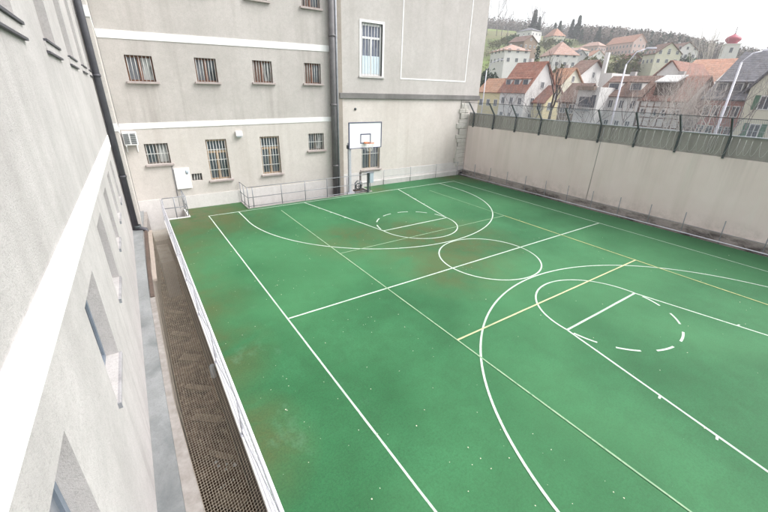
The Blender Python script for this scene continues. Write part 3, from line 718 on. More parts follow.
# ------------------------------------------------------------------ terrain and hill
AZT = []
for u, v in ((440, 28), (488, 30), (520, 34), (545, 38), (580, 40), (600, 42), (640, 47), (680, 52), (720, 62), (768, 70), (860, 78)):
    p = atd(u, v, 450); AZT.append((atan2(p.y - CAM.y, p.x - CAM.x), p.z))
AZT.sort()
def crest(az):
    if az <= AZT[0][0]: return AZT[0][1]
    for (a, z), (b, w) in zip(AZT, AZT[1:]):
        if az <= b: return z + (w - z) * (az - a) / (b - a)
    return AZT[-1][1]
def gz(x, y):
    r = hypot(x - CAM.x, y - CAM.y)
    if r < 95: return 0.
    az = atan2(y - CAM.y, x - CAM.x); t = min(1., (r - 95) / 355); s = t * t * (3 - 2 * t) * .55 + t * .45
    h = crest(az) * s
    if r > 450: h -= (r - 450) * .05
    return max(0, h + 1.2 * sin(x * .045) * cos(y * .05) * t)
xs = [-900, -400, -150, -60, -11.5, 10.2, 10.22] + [12 + 9 * i for i in range(70)] + [700, 900, 1200]
ys = [-1200, -900, -400, -200] + [-120 + 9 * i for i in range(75)] + [600, 800, 1200]
vs = []; fs = []
for y in ys:
    for x in xs:
        z = gz(x, y)
        if -11.6 < x < 10.21 and -60 < y < 24.5: z = -3.4
        if x < 10.21 and z >= 0: z = -.3
        if -60 < x < 10.21 and -130 < y < 25: z = -3.4
        vs.append((x, y, z))
nx = len(xs)
for j in range(len(ys) - 1):
    for i in range(nx - 1): fs.append((j * nx + i, j * nx + i + 1, (j + 1) * nx + i + 1, (j + 1) * nx + i))
mb = MB(); mb.v = vs; mb.f = fs; mb.sm = [True] * len(fs)
struct(mb.build('terrain', M['ground']))
road = MB().box(14, 40, -120, 90, -.05, .012); struct(road.build('road', simple('pale_asphalt', (.13, .13, .135), (.10, .10, .105), .9, 0, 2)))

# ------------------------------------------------------------------ town materials
def roof(name, a, b):
    t = NT(name, .85, .2)
    n = t.noise(.7, 5, .7); c = t.mix(t.ramp(n, .35, .65), a, b)
    v = t.vor(3.2, vec=t.scaled((1, 1.4, 1.4)), out='Color'); bw = t.n.new('ShaderNodeRGBToBW'); t.link(v, bw.inputs[0])
    c = t.mix(t.ramp(bw.outputs[0], .1, .9, 0, .55), c, tuple(x * .5 for x in a)); c = t.mix(t.ramp(t.noise(1.6, 5, .75), .5, .72, 0, .6), c, (.16, .15, .14)); t.color(c)
    w = t.n.new('ShaderNodeTexWave'); w.inputs['Scale'].default_value = 1.4; w.bands_direction = 'Z'; t.link(t.pos, w.inputs['Vector'])
    t.bump(w.outputs['Fac'], .5, .05); return t.m
M['r_red'] = roof('red_tile', (.36, .165, .12), (.46, .245, .19))
M['r_salmon'] = roof('salmon_tile', (.42, .22, .155), (.50, .30, .23))
M['r_brown'] = roof('brown_tile', (.17, .11, .09), (.25, .17, .145))
M['r_grey'] = roof('grey_tile', (.15, .15, .17), (.21, .205, .225))
M['r_dark'] = roof('dark_red_tile', (.23, .115, .09), (.31, .17, .14))
M['r_orange'] = roof('orange_tile', (.40, .22, .14), (.46, .29, .21))
M['r_pink'] = roof('pale_pink_tile', (.44, .28, .235), (.50, .35, .30))
for k, c in (('white', (.68, .67, .66)), ('cream', (.62, .60, .50)), ('yellow', (.66, .59, .38)), ('pinkwall', (.58, .44, .41)), ('greywall', (.5, .49, .49)), ('brownwall', (.26, .20, .16)), ('redwall', (.42, .23, .21))):
    M['w_' + k] = plaster(k + '_house_render', c, tuple(min(.8, x * 1.1) for x in c), tuple(x * .75 for x in c), .4, .1, .6)
M['timber_brown'] = simple('brown_timber', (.19, .115, .09), (.14, .085, .07)); M['timber'] = simple('dark_timber', (.07, .045, .035)); M['shutter'] = simple('green_shutter', (.10, .19, .13))
M['house_pane'] = simple('house_window_glass', (.07, .08, .10), (.12, .13, .15), .15)
M['house_frame'] = simple('house_window_frame', (.70, .70, .70))
M['onion'] = simple('red_dome_shingle', (.42, .06, .10), (.33, .045, .075), .5, 0, 3)

def house(name, label, cat, A, B, W, eave, ridge, wall, rf, z0=-.3, rows=((2.9, 1.3),), ncol=3, ww=.9, gcols=2, gf=False, hip=False, dorm=0, over=.35, chim=1, base=0., shutters=False, timber=False, dz=.4, group=None, dw=1.2, gwin=True):
    # A -> B is the front seen from the court; W runs away from it
    A, B = Vector((A[0], A[1], 0)), Vector((B[0], B[1], 0)); L = (B - A).length; e = (B - A) / L; nrm = Vector((-e.y, e.x, 0))
    P = lambda a, w, z: tuple(A + e * a + nrm * w + Vector((0, 0, z)))
    c = P(L / 2, W / 2, base + z0); root = thing(name, c, label, cat, group)
    E_, R_ = base + eave, base + ridge; Z0 = base + z0
    mb = MB()
    for q in (((0, 0), (L, 0)), ((L, 0), (L, W)), ((L, W), (0, W)), ((0, W), (0, 0))):
        mb.quad(P(*q[0], Z0), P(*q[1], Z0), P(*q[1], E_), P(*q[0], E_))
    mb.quad(P(0, 0, Z0), P(0, W, Z0), P(L, W, Z0), P(L, 0, Z0))
    if not hip and ridge > eave:
        if gf: mb.quad(P(0, 0, E_), P(L, 0, E_), P(L / 2, 0, R_)); mb.quad(P(0, W, E_), P(L / 2, W, R_), P(L, W, E_))
        else: mb.quad(P(0, 0, E_), P(0, W / 2, R_), P(0, W, E_)); mb.quad(P(L, 0, E_), P(L, W, E_), P(L, W / 2, R_))
    if ridge <= eave: mb.quad(P(0, 0, E_), P(L, 0, E_), P(L, W, E_), P(0, W, E_))
    mb.build('wall', M[wall], root)
    ro = None; th = .18
    mb = MB()
    def slab(p):
        n = (Vector(p[1]) - Vector(p[0])).cross(Vector(p[-1]) - Vector(p[0])).normalized(); n = n if n.z > 0 else -n
        t = [tuple(Vector(q) + n * th) for q in p]; k = len(p)
        mb.quad(*t); mb.quad(*[tuple(Vector(q) + n * .02) for q in p][::-1])
        for i in range(k): mb.quad(tuple(Vector(p[i]) + n * .02), tuple(Vector(p[(i + 1) % k]) + n * .02), t[(i + 1) % k], t[i])
    if ridge > eave:
        if hip:
            o = over; zz = E_ - .05; i_ = min(W, L) / 2
            r0, r1 = (P(i_, W / 2, R_), P(L - i_, W / 2, R_)) if L >= W else (P(L / 2, i_, R_), P(L / 2, W - i_, R_))
            c4 = [P(-o, -o, zz), P(L + o, -o, zz), P(L + o, W + o, zz), P(-o, W + o, zz)]
            if L >= W: slab([c4[0], c4[1], r1, r0]); slab([c4[1], c4[2], r1]); slab([c4[2], c4[3], r0, r1]); slab([c4[3], c4[0], r0])
            else: slab([c4[0], c4[1], r0]); slab([c4[1], c4[2], r1, r0]); slab([c4[2], c4[3], r1]); slab([c4[3], c4[0], r0, r1])
        elif gf:
            k = (ridge - eave) / (L / 2) * over
            slab([P(-over, -over, E_ - k), P(L / 2, -over, R_), P(L / 2, W + over, R_), P(-over, W + over, E_ - k)])
            slab([P(L / 2, -over, R_), P(L + over, -over, E_ - k), P(L + over, W + over, E_ - k), P(L / 2, W + over, R_)])
        else:
            k = (ridge - eave) / (W / 2) * over
            slab([P(-over, -over, E_ - k), P(L + over, -over, E_ - k), P(L + over, W / 2, R_), P(-over, W / 2, R_)])
            slab([P(-over, W / 2, R_), P(L + over, W / 2, R_), P(L + over, W + over, E_ - k), P(-over, W + over, E_ - k)])
        ro = mb.build('roof', M[rf], root)
        for i in range(chim):
            a, w = L * (.35 + .4 * i), W * .58
            if gf: a, w = L * .62, W * (.4 + .3 * i)
            m2 = MB(); q = [P(a - .35, w - .3, 0), P(a + .35, w - .3, 0), P(a + .35, w + .3, 0), P(a - .35, w + .3, 0)]
            m2.hexa([(x, y, E_) for x, y, _ in q] + [(x, y, R_ + .7) for x, y, _ in q]); m2.build('chimney', M['w_greywall'], ro)
    def win(pf, z, w, h):
        m1 = MB(); t = .09
        def bx(m, a0, a1, b0, b1, d0, d1): m.hexa([pf(a0, b0, d0), pf(a1, b0, d0), pf(a1, b0, d1), pf(a0, b0, d1), pf(a0, b1, d0), pf(a1, b1, d0), pf(a1, b1, d1), pf(a0, b1, d1)])
        bx(m1, -w / 2, -w / 2 + t, 0, h, .06, -.05); bx(m1, w / 2 - t, w / 2, 0, h, .06, -.05); bx(m1, -w / 2 + t, w / 2 - t, h - t, h, .06, -.05); bx(m1, -w / 2 + t, w / 2 - t, 0, t, .09, -.05); bx(m1, -.03, .03, t, h - t, .055, -.05)
        o = m1.build('window', M['house_frame'], root)
        for a0, a1 in ((-w / 2 + t, -.03), (.03, w / 2 - t)):
            m2 = MB(); bx(m2, a0, a1, t, h - t, .02, -.05); m2.build('pane', M['house_pane'], o)
        if shutters:
            for a0, a1 in ((-w / 2 - w * .48, -w / 2 - .02), (w / 2 + .02, w / 2 + w * .48)):
                m2 = MB(); bx(m2, a0, a1, -.02, h + .02, .07, .01); m2.build('shutter', M['shutter'], o)
        return o
    for z, h in rows:
        for i in range(ncol):
            a = L * (i + .5) / ncol
            pf = lambda q, b, d, a=a, z=z: P(a + q, -d, base + z + b)
            win(pf, z, ww, h)
        if not gf and gwin:
            for i in range(gcols):
                w = W * (i + .5) / gcols
                pf = lambda q, b, d, w=w, z=z: P(L + d, w + q, base + z + b)
                win(pf, z, ww, h)
    if ridge - eave > 2.2 and not hip:
        if gf: win(lambda q, b, d: P(L / 2 + q, -d, E_ + .3 + b), 0, ww * .9, 1.1)
        elif gwin: win(lambda q, b, d: P(L + d, W / 2 + q, E_ + .4 + b), 0, ww * .9, 1.1)
    if dorm and not gf:
        sl = (ridge - eave) / (W / 2)
        for i in range(dorm):
            a = L * (i + .55) / dorm; w0 = dz; zb_ = E_ + sl * w0 + .1; h = 1.0; wend = min(W / 2 - .2, w0 + (h + .3) / sl)
            m1 = MB(); q = [P(a - dw / 2, w0, 0), P(a + dw / 2, w0, 0), P(a + dw / 2, wend, 0), P(a - dw / 2, wend, 0)]
            m1.hexa([(x, y, zb_ - .2) for x, y, _ in q] + [(x, y, zb_ + h) for x, y, _ in q]); d_ = m1.build('dormer', M['w_white'], root)
            m2 = MB(); q = [P(a - dw / 2 - .15, w0 - .25, 0), P(a + dw / 2 + .15, w0 - .25, 0), P(a + dw / 2 + .15, wend + .3, 0), P(a - dw / 2 - .15, wend + .3, 0)]
            m2.hexa([(x, y, zb_ + h + (.02 if j < 2 else .22)) for j, (x, y, _) in enumerate(q)] + [(x, y, zb_ + h + (.14 if j < 2 else .34)) for j, (x, y, _) in enumerate(q)]); m2.build('dormer_roof', M[rf], d_)
            m3 = MB(); q = [P(a - dw / 2 + .12, w0 - .02, 0), P(a + dw / 2 - .12, w0 - .02, 0), P(a + dw / 2 - .12, w0 + .05, 0), P(a - dw / 2 + .12, w0 + .05, 0)]
            m3.hexa([(x, y, zb_ + .15) for x, y, _ in q] + [(x, y, zb_ + h - .1) for x, y, _ in q]); m3.build('dormer_window', M['house_pane'], d_)
    if timber:
        m1 = MB()
        nb = 6
        for i in range(nb + 1):
            a = L * i / nb; m1.obox(P(a, -.03, base + (eave) / 2 + 1), e * .06, nrm * .03, (0, 0, eave / 2 - 1.0))
        for z in (1.9, 3.0, 4.3, eave - .12): m1.obox(P(L / 2, -.034, base + z), e * (L / 2), nrm * .03, (0, 0, .06))
        m1.build('timber_frame', M['timber_brown'], root)
    root['_P'] = 0
    return root, P, L

def zX(u, v, X): return hitX(u, v, X).z
def yX(u, v, X): return hitX(u, v, X).y
XS = 48.0
def street(u0, u1, v, X=XS): return (X, yX(u0, v, X)), (X, yX(u1, v, X))

# white house with the large red roof
A, B = street(497, 526, 89.5)
house('town_house', 'white house with a large red tiled roof and three small dormers', 'house', (A[0] + 1.0, A[1]), (B[0], B[1]), 7.0, 5.85, zX(541, 62, XS + 3.5), 'w_white', 'r_red', rows=((3.6, 1.2), (1.0, 1.3)), ncol=3, dorm=3, gcols=2, dw=1.3, dz=.55)
A, B = street(479, 501, 90, 54)
house('town_house', 'yellow walled house beside the red roofed white house', 'house', A, B, 6.0, 5.6, zX(492, 79, 57), 'w_yellow', 'r_orange', ncol=3, chim=0)
# brown wooden house, small orange roofs and modern white block between
A, B = street(562, 580, 90, 46)
house('wooden_house', 'low brown boarded house behind the forked bare tree', 'house', A, B, 6.0, 4.6, zX(572, 84, 49), 'w_brownwall', 'r_brown', ncol=2, chim=0)
A, B = street(546, 561, 84, 58)
house('town_house', 'small house with an orange tiled roof behind the forked tree', 'house', A, B, 7, zX(555, 84, 58), zX(556, 69, 61.5), 'w_cream', 'r_orange', ncol=2, chim=1)
A, B = street(528, 545, 98, 50)
house('town_house', 'low house with a dark brown roof right of the white gable', 'house', A, B, 6, 4.2, zX(545, 86, 53), 'w_yellow', 'r_dark', ncol=2, chim=0)
A, B = street(579, 601, 87, 45)
wb, P, L = house('white_block', 'modern white flat roofed house with a dark balcony window', 'house', A, B, 5.5, 6.5, 6.5, 'w_white', 'r_grey', rows=(), gwin=False)
m1 = MB(); m1.obox(P(L * .42, -.02, 4.6), (P(L * .42 + .85, 0, 0)[0] - P(L * .42, 0, 0)[0], P(L * .42 + .85, 0, 0)[1] - P(L * .42, 0, 0)[1], 0), (.03, 0, 0), (0, 0, .65)); m1.build('balcony_window', M['house_pane'], wb)
m1 = MB(); m1.obox(P(L * .42, -.35, 3.5), (0, -1.0, 0), (.3, 0, 0), (0, 0, .06)); m1.obox(P(L * .42, -.6, 4.3), (0, -1.0, 0), (.02, 0, 0), (0, 0, .03))
for k in range(9): m1.obox(P(L * .42 - 1 + .25 * k, -.6, 3.9), (0, .015, 0), (.015, 0, 0), (0, 0, .4))
m1.build('balcony', M['steel_grey'], wb)
m1 = MB(); m1.obox(P(L * .8, -.02, 4.7), (0, -.3, 0), (.03, 0, 0), (0, 0, .8)); m1.build('side_window', M['house_pane'], wb)
m1 = MB(); m1.obox(P(L * .4, -.25, 6.35), (0, -1.3, 0), (.4, 0, 0), (0, 0, .25)); m1.build('awning', M['w_brownwall'], wb)
# grey roofed house with broad white gable
A, B = street(561, 574, 78, 64)
gh, P, L = house('town_house', 'grey roofed house turning a broad white gable to the court', 'house', A, B, 13, zX(574, 79, 64), zX(597, 60.5, 70.5), 'w_white', 'r_brown', rows=((3.0, 1.3),), ncol=2, gcols=3, chim=0, over=.5)
p = hitX(603, 74, 72); MB().obox((p.x, p.y, p.z + .8), (.34, 0, 0), (0, .34, 0), (0, 0, 3.0)).build('tall_chimney', M['w_white'], gh)
A, B = street(600, 610, 83, 58)
house('white_block', 'plain white box house behind the brown dormered roof', 'house', A, B, 6, zX(604, 73, 58), zX(604, 73, 58), 'w_white', 'r_grey', rows=(), gwin=False)
# brown roof with two dormers
A, B = street(597, 641, 95.5)
house('town_house', 'white house with a brown roof and two white dormers', 'house', A, B, 8, 5.5, zX(632, 77, XS + 4), 'w_white', 'r_brown', rows=((3.9, 1.1), (1.2, 1.2)), ncol=4, dorm=2, gcols=2, dw=1.5, dz=.9, ww=.7)
# half timbered house
A, B = street(641.5, 686, 100)
tm, P, L = house('timbered_house', 'half timbered house with a dark red roof and grey skylight', 'house', A, B, 9, 5.15, zX(668, 77, XS + 4.5), 'w_white', 'r_dark', rows=((3.2, .9),), ncol=4, dorm=0, timber=True, gcols=2, ww=.8)
m1 = MB(); m1.hexa([P(1.0, .5, 5.7), P(3.2, .5, 5.7), P(3.2, 2.6, 6.9), P(1.0, 2.6, 6.9), P(1.0, .5, 7.2), P(3.2, .5, 7.2), P(3.2, 2.9, 7.9), P(1.0, 2.9, 7.9)]); d_ = m1.build('skylight', M['timber'], tm)
m1 = MB(); m1.hexa([P(.85, .2, 7.2), P(3.35, .2, 7.2), P(3.35, 3.1, 8.05), P(.85, 3.1, 8.05), P(.85, .2, 7.32), P(3.35, .2, 7.32), P(3.35, 3.1, 8.17), P(.85, 3.1, 8.17)]); m1.build('skylight_roof', M['w_greywall'], d_)
# white gable behind
A, B = street(656, 680, 77, 66)
house('town_house', 'white gabled house standing behind the half timbered house', 'house', A, B, 12, zX(656, 74, 66), zX(670, 61, 66), 'w_white', 'r_dark', rows=((5.0, 1.2),), ncol=3, gf=True, chim=0)
# church nave and tower
A, B = street(668, 708, 84, 76)
house('church_nave', 'long salmon tiled church roof below the red onion tower', 'church nave', A, B, 20, zX(690, 86, 76), zX(712, 60, 86), 'w_white', 'r_salmon', rows=(), gwin=False, chim=0)
ct = atd(726, 60, 250); ch = thing('church_tower', (ct.x, ct.y, 0), 'white church tower crowned by a red onion dome', 'church tower')
tw = 2.7
ax = Vector((cos(.5), sin(.5), 0)); ay = Vector((-sin(.5), cos(.5), 0))
zt = atd(728, 45, 250).z
MB().obox((ct.x, ct.y, zt / 2), ax * tw, ay * tw, (0, 0, zt / 2)).build('shaft', M['w_white'], ch)
MB().obox((ct.x, ct.y, zt + .15), ax * (tw + .3), ay * (tw + .3), (0, 0, .15)).build('cornice', M['w_white'], ch)
for a, b in ((ax, ay), (ay, ax), (-ax, ay), (-ay, ax)):
    mb = MB().obox(Vector((ct.x, ct.y, zt - 2.3)) + a * (tw + .02), a * .06, b * .55, (0, 0, 1.0)); mb.build('belfry_opening', M['house_pane'], ch)
zo = zt + .32; hh = atd(731, 33.5, 250).z - zo
prof = [(2.7, 0), (2.45, .06), (2.25, .12), (2.7, .2), (3.3, .32), (3.45, .45), (3.2, .58), (2.5, .7), (1.6, .8), (.8, .88), (.35, .95), (.16, 1.0)]
mb = MB().lathe((ct.x, ct.y, zo), [(r * .84, z * hh) for r, z in prof], 24); mb.build('onion_dome', M['onion'], ch)
mb = MB().tube((ct.x, ct.y, zo + hh * .95), (ct.x, ct.y, zo + hh + 2.6), .12, 8); mb.lathe((ct.x, ct.y, zo + hh), [(0, -.3), (.3, 0), (0, .3)], 10); mb.build('spire', M['timber'], ch)
# large grey roof and cream house at the right
A, B = street(706, 790, 98)
house('town_house', 'big house with a steep grey roof and rows of reddish dormers', 'house', A, B, 17, 5.5, zX(742, 53.5, XS + 8.5), 'w_redwall', 'r_grey', rows=((3.6, 1.2), (1.2, 1.4)), ncol=8, dorm=5, gcols=3, dw=1.1, dz=1.0, chim=1, ww=.75)
A, B = (43, yX(746, 100, 43)), (43, yX(746, 100, 43) - 9)
house('town_house', 'cream gabled house with dark green shutters at the right edge', 'house', A, B, 11, zX(747, 88, 43), zX(747, 88, 43) + 6.5, 'w_cream', 'r_grey', rows=((4.6, 1.3), (1.9, 1.4)), ncol=3, gf=True, shutters=True, chim=1)
# hillside villas
def villa(u0, u1, vb, d, W, eave, ridge, wall, rf, label, tilt=0, hip=True, ncol=4, rows=((1.2, 1.3), (3.9, 1.3)), name='hill_villa', cat='villa', group=None, ww=1.1, chim=1):
    a, b = atd(u0, vb, d + tilt), atd(u1, vb, d - tilt)
    base = min(gz(a.x, a.y), gz(b.x, b.y))
    base = (a.z + b.z) / 2 if vb else base
    return house(name, label, cat, (a.x, a.y), (b.x, b.y), W, eave, ridge, wall, rf, z0=-9, rows=rows, ncol=ncol, hip=hip, base=base, chim=chim, gcols=3, ww=ww, group=group)
villa(489, 503, 66.5, 150, 9, 4.6, 6.6, 'w_white', 'r_pink', 'white villa with pink roof just right of the beige building', 5)
villa(538, 551, 70, 165, 9, 4.6, 9.0, 'w_white', 'r_pink', 'pale villa with hipped pinkish roof above the red roofed house', 5)
villa(542, 552, 44, 330, 9, 4.5, 9.5, 'w_cream', 'r_salmon', 'orange roofed hill villa with a small tower among dark trees', 6)
villa(604, 630, 56, 300, 9, 7.0, 11, 'w_pinkwall', 'r_salmon', 'long orange roofed hillside hall with rows of windows', 8, False, 8, ((1.0, 1.6), (4.0, 1.6)))
villa(579, 597, 53, 290, 7, 3.6, 6.0, 'w_pinkwall', 'r_pink', 'low pale pink terrace building left of the long orange roofed hall', 4, True, 5, ((1.0, 1.4),))
villa(558, 578, 58, 240, 6, 3.0, 4.6, 'w_white', 'r_pink', 'low white terrace house on the slope under the forest', 6, True, 5, ((.9, 1.2),))
villa(516, 531, 37, 300, 10, 3.4, 5.4, 'w_white', 'r_grey', 'small white house on the green slope under bare trees', 4, True, 3, ((.9, 1.2),))
villa(640, 652, 67, 180, 9, 4.2, 7.5, 'w_cream', 'r_brown', 'small cream house among bushes behind the dormered roof', 3, False, 3)
villa(613, 621, 73, 190, 7, 4.2, 6.8, 'w_brownwall', 'r_dark', 'dark timber house peeping over the brown dormered roof', 3, False, 3)
villa(655, 672, 62, 200, 9, 3.6, 6.5, 'w_white', 'r_brown', 'white cottage on the lower slope left of the church', 4, False, 3)
villa(508, 523, 50, 210, 9, 3.4, 6.0, 'w_brownwall', 'r_brown', 'brown cottage in bushes above the white pink roofed villa', 3, False, 3, ((.9, 1.2),))

for i, (u0, u1, vb, d, W, ev, rg, wl, rf, lab) in enumerate((
    (523, 531, 66, 130, 8, 3.8, 6.6, 'w_white', 'r_brown', 'white brown roofed cottage just left of the slim cypress foot'),
    (566, 574, 66, 110, 8, 3.6, 6.4, 'w_greywall', 'r_grey', 'grey walled house behind the ridge of the broad white gable house'),
    (584, 593, 63, 130, 9, 3.4, 6.0, 'w_white', 'r_salmon', 'white salmon roofed house under the low white terrace'),
    (618, 630, 66, 150, 8, 3.2, 6.2, 'w_cream', 'r_brown', 'cream brown roofed house among shrubs below the long hillside hall'),
    (634, 643, 74, 100, 8, 3.8, 6.8, 'w_white', 'r_salmon', 'small white salmon roofed house behind the right dormer of the brown roof'),
    (660, 670, 68, 150, 8, 3.4, 6.4, 'w_greywall', 'r_dark', 'grey dark roofed house above the white gabled house'),
    (688, 697, 66, 180, 8, 3.4, 6.4, 'w_white', 'r_brown', 'white brown roofed house left of the tall slender trees'),
    (500, 507, 59, 200, 8, 3.4, 6.0, 'w_cream', 'r_salmon', 'cream salmon roofed cottage above the white pink roofed villa'))):
    villa(u0, u0 + (u1 - u0) * .7, vb, d * 1.9, W * .8, ev, rg, wl, rf, lab, 2.5, False, 3, ((.9, 1.2),), ww=.9)
# ------------------------------------------------------------------ street lamps
def lamp(u, vb, vt, X, reach, label, head=True):
    p = hitX(u, vb, X); zt = hitX(u + (vb - vt) * .36, vt, X).z
    r = thing('street_lamp', (p.x, p.y, 0), label, 'street lamp', 'pale street lamps beyond the perimeter wall')
    MB().tube((p.x, p.y, 0), (p.x, p.y, zt), .10, 10, .065).build('pole', M['galv_white'], r)
    q = Vector(reach)
    MB().path([(p.x, p.y, zt - .02), (p.x + q.x * .4, p.y + q.y * .4, zt + q.z * .75), (p.x + q.x, p.y + q.y, zt + q.z)], .05, 8).build('arm', M['galv_white'], r)
    e = Vector((p.x, p.y, zt)) + q; d = Vector((q.x, q.y, 0)).normalized()
    MB().obox(e + d * .25, d * .4, Vector((-d.y, d.x, 0)) * .14, (0, 0, .07)).build('lamp_head', M['galv_white'], r, .03)
lamp(617, 100, 64, 30, (.9, -1.1, 1.3), 'pale street lamp with bent arm in front of the brown dormered roof')
lamp(722, 115, 62, 26, (.6, -.9, .7), 'tall pale street lamp pole before the steep grey roof')
lamp(485, 84, 70, 44, (1.0, -1.6, 1.6), 'pale street lamp next to the beige building corner')

# ------------------------------------------------------------------ trees
M['bark_dark'] = simple('dark_bark', (.075, .06, .055), (.05, .042, .04), .9)
M['bark_pale'] = simple('pale_bark', (.50, .46, .43), (.40, .36, .33), .9)
M['bark_grey'] = simple('grey_bark', (.24, .21, .205), (.18, .16, .155), .9)
def leafmat(n, a, b):
    t = NT(n, .9, .15); t.color(t.mix(t.ramp(t.noise(.35, 4, .7), .35, .65), a, b)); return t.m
M['leaf_dark'] = leafmat('dark_evergreen', (.022, .04, .026), (.045, .07, .04))
M['leaf_green'] = leafmat('bush_green', (.05, .085, .04), (.10, .13, .06))
M['leaf_olive'] = leafmat('olive_shrub', (.10, .11, .05), (.16, .155, .075))
M['twig'] = leafmat('bare_twigs', (.16, .135, .115), (.235, .20, .175))
def branch(mb, p, d, l, r, depth, rnd, spread=.55, up=.12, nmin=2, nmax=3):
    k = 3; pts = [p]; dd = d.copy()
    for i in range(k):
        dd = (dd + Vector((rnd.uniform(-1, 1), rnd.uniform(-1, 1), rnd.uniform(-.4, .8))) * .13 + Vector((0, 0, up * .3))).normalized(); pts.append(pts[-1] + dd * l / k)
    mb.path(pts, r, 5 if r > .03 else 3, r * .62, cap=False)
    if depth <= 0: return
    for i in range(rnd.randint(nmin, nmax)):
        q = pts[-1] if i == 0 else pts[rnd.randint(1, k)]
        a = Vector((rnd.uniform(-1, 1), rnd.uniform(-1, 1), rnd.uniform(-.5, .9))).normalized()
        nd = (dd * (1 - spread) + a * spread + Vector((0, 0, up))).normalized()
        branch(mb, q, nd, l * rnd.uniform(.62, .85), r * (.62 if i == 0 else .5), depth - 1, rnd, spread, up, nmin, nmax)
def bare_tree(base, h, label, seed, mat, depth=5, trunk=.3, spread=.55, up=.12, nst=3, r0=.14, group=None, lean=(0, 0), name='bare_tree', nmin=2, nmax=3):
    rnd = random.Random(seed); b = Vector(base); r = thing(name, base, label, 'tree', group)
    mb = MB(); top = b + Vector((lean[0], lean[1], 1)) * h * trunk
    mb.path([b - Vector((0, 0, .3)), b + (top - b) * .5 + Vector((rnd.uniform(-.1, .1), rnd.uniform(-.1, .1), 0)), top], r0, 8, r0 * .75); mb.build('trunk', M[mat], r)
    mb = MB()
    for i in range(nst):
        a = 2 * pi * i / nst + rnd.uniform(-.5, .5); d = Vector((cos(a) * .55, sin(a) * .55, 1)).normalized()
        branch(mb, top - Vector((0, 0, .1 * i)), d, h * .27, r0 * .65, depth, rnd, spread, up, nmin, nmax)
    mb.build('crown', M[mat], r); return r
def gp(u, v, X): p = hitX(u, v, X); return (p.x, p.y, 0)
bare_tree(gp(553, 100, 40), 9.2, 'dark forked bare tree in front of the small orange roofs', 3, 'bark_dark', 4, .36, .42, .3, 2, .24)
bare_tree(gp(627, 108, 42), 6.6, 'thin pale bare tree before the brown dormered roof', 11, 'bark_grey', 4, .4, .4, .2, 3, .09)
bare_tree(gp(667, 106, 38), 8.8, 'pale spreading bare shrub before the half timbered house', 21, 'bark_pale', 5, .12, .6, .05, 5, .07)
bare_tree(gp(690, 108, 37), 10.0, 'pale twiggy bare tree below the salmon church roof', 22, 'bark_pale', 5, .14, .6, .06, 5, .08)
bare_tree(gp(712, 108, 38), 8.4, 'pale bare shrub left of the tall lamp pole', 23, 'bark_pale', 5, .12, .62, .05, 4, .07)
for i, (u, v, X, h, st, m) in enumerate(((509, 104, 42, 5.5, 3, 'bark_grey'), (536, 104, 43, 5.2, 4, 'bark_grey'), (566, 104, 42, 5.6, 4, 'bark_pale'), (592, 108, 40, 5.0, 4, 'bark_grey'), (648, 110, 40, 5.8, 5, 'bark_pale'), (677, 110, 36, 6.2, 5, 'bark_pale'), (700, 112, 34, 6.0, 5, 'bark_pale'), (735, 114, 36, 5.6, 4, 'bark_grey'))):
    bare_tree(gp(u, v, X), h * 1.55, ['small grey bare tree in front of the white house with three dormers', 'grey bare shrub before the white gable wall of the red roofed house', 'pale bare shrub before the low brown boarded house', 'grey bare tree before the modern white house with the balcony', 'pale bare tree at the left end of the half timbered front', 'pale dense bare shrub at the right end of the half timbered front', 'pale dense bare shrub left of the tall lamp, nearest the fence', 'grey bare tree between the tall lamp and the cream shuttered house'][i], 120 + i, m, 5, .14, .5, .12, st, .10)
for u, v, d, h, s in ((697, 62, 150, 9, 31), (704, 60, 155, 11, 32), (711, 58, 150, 12, 33)):
    p = atd(u, v, d); bare_tree((p.x, p.y, gz(p.x, p.y)), h + p.z * .4, 'tall slender pale bare tree rising beside the church', s, 'bark_pale', 4, .45, .35, .4, 3, .16, 'pale tall bare trees left of the church')
for i, (u, v, d, h) in enumerate(((487, 31, 330, 20), (497, 30, 330, 26), (502, 30, 335, 23), (508, 31, 320, 15), (529, 33, 330, 20), (534, 34, 330, 19), (540, 36, 330, 18))):
    p = atd(u, v, d); bare_tree((p.x, p.y, gz(p.x, p.y) - 1), h, 'thin bare tree standing against the white sky on the hill crest', 40 + i, 'bark_grey', 4, .5, .5, .35, 3, .28, 'bare trees on the hill crest')

def conifer_mesh(mb, b, h, r, rnd, n=90):
    for i in range(n):
        t = rnd.random() ** .8; z = b.z + h * (.08 + .92 * t); rr = r * (1 - t) * rnd.uniform(.5, 1.1) + .05 * r; a = rnd.uniform(0, 2 * pi); w = h * .05 + r * .12
        c = Vector((b.x, b.y, z + h * .05)); tip = Vector((b.x + rr * cos(a), b.y + rr * sin(a), z - h * .03)); s_ = Vector((-sin(a), cos(a), 0)) * w
        mb.quad(c, tip - s_, tip + s_)
def clump_mesh(mb, c, rx, rz, rnd, n, s):
    for i in range(n):
        a = rnd.uniform(0, 2 * pi); ph = math.acos(rnd.uniform(-1, 1)); q = rnd.random() ** .4
        p = c + Vector((rx * q * sin(ph) * cos(a), rx * q * sin(ph) * sin(a), rz * q * cos(ph)))
        d1 = Vector((rnd.gauss(0, 1), rnd.gauss(0, 1), rnd.gauss(0, 1))).normalized() * s * rnd.uniform(.5, 1.2); d2 = Vector((rnd.gauss(0, 1), rnd.gauss(0, 1), rnd.gauss(0, 1))).normalized() * s * rnd.uniform(.5, 1.2)
        mb.quad(p, p + d1, p + d1 * .5 + d2)
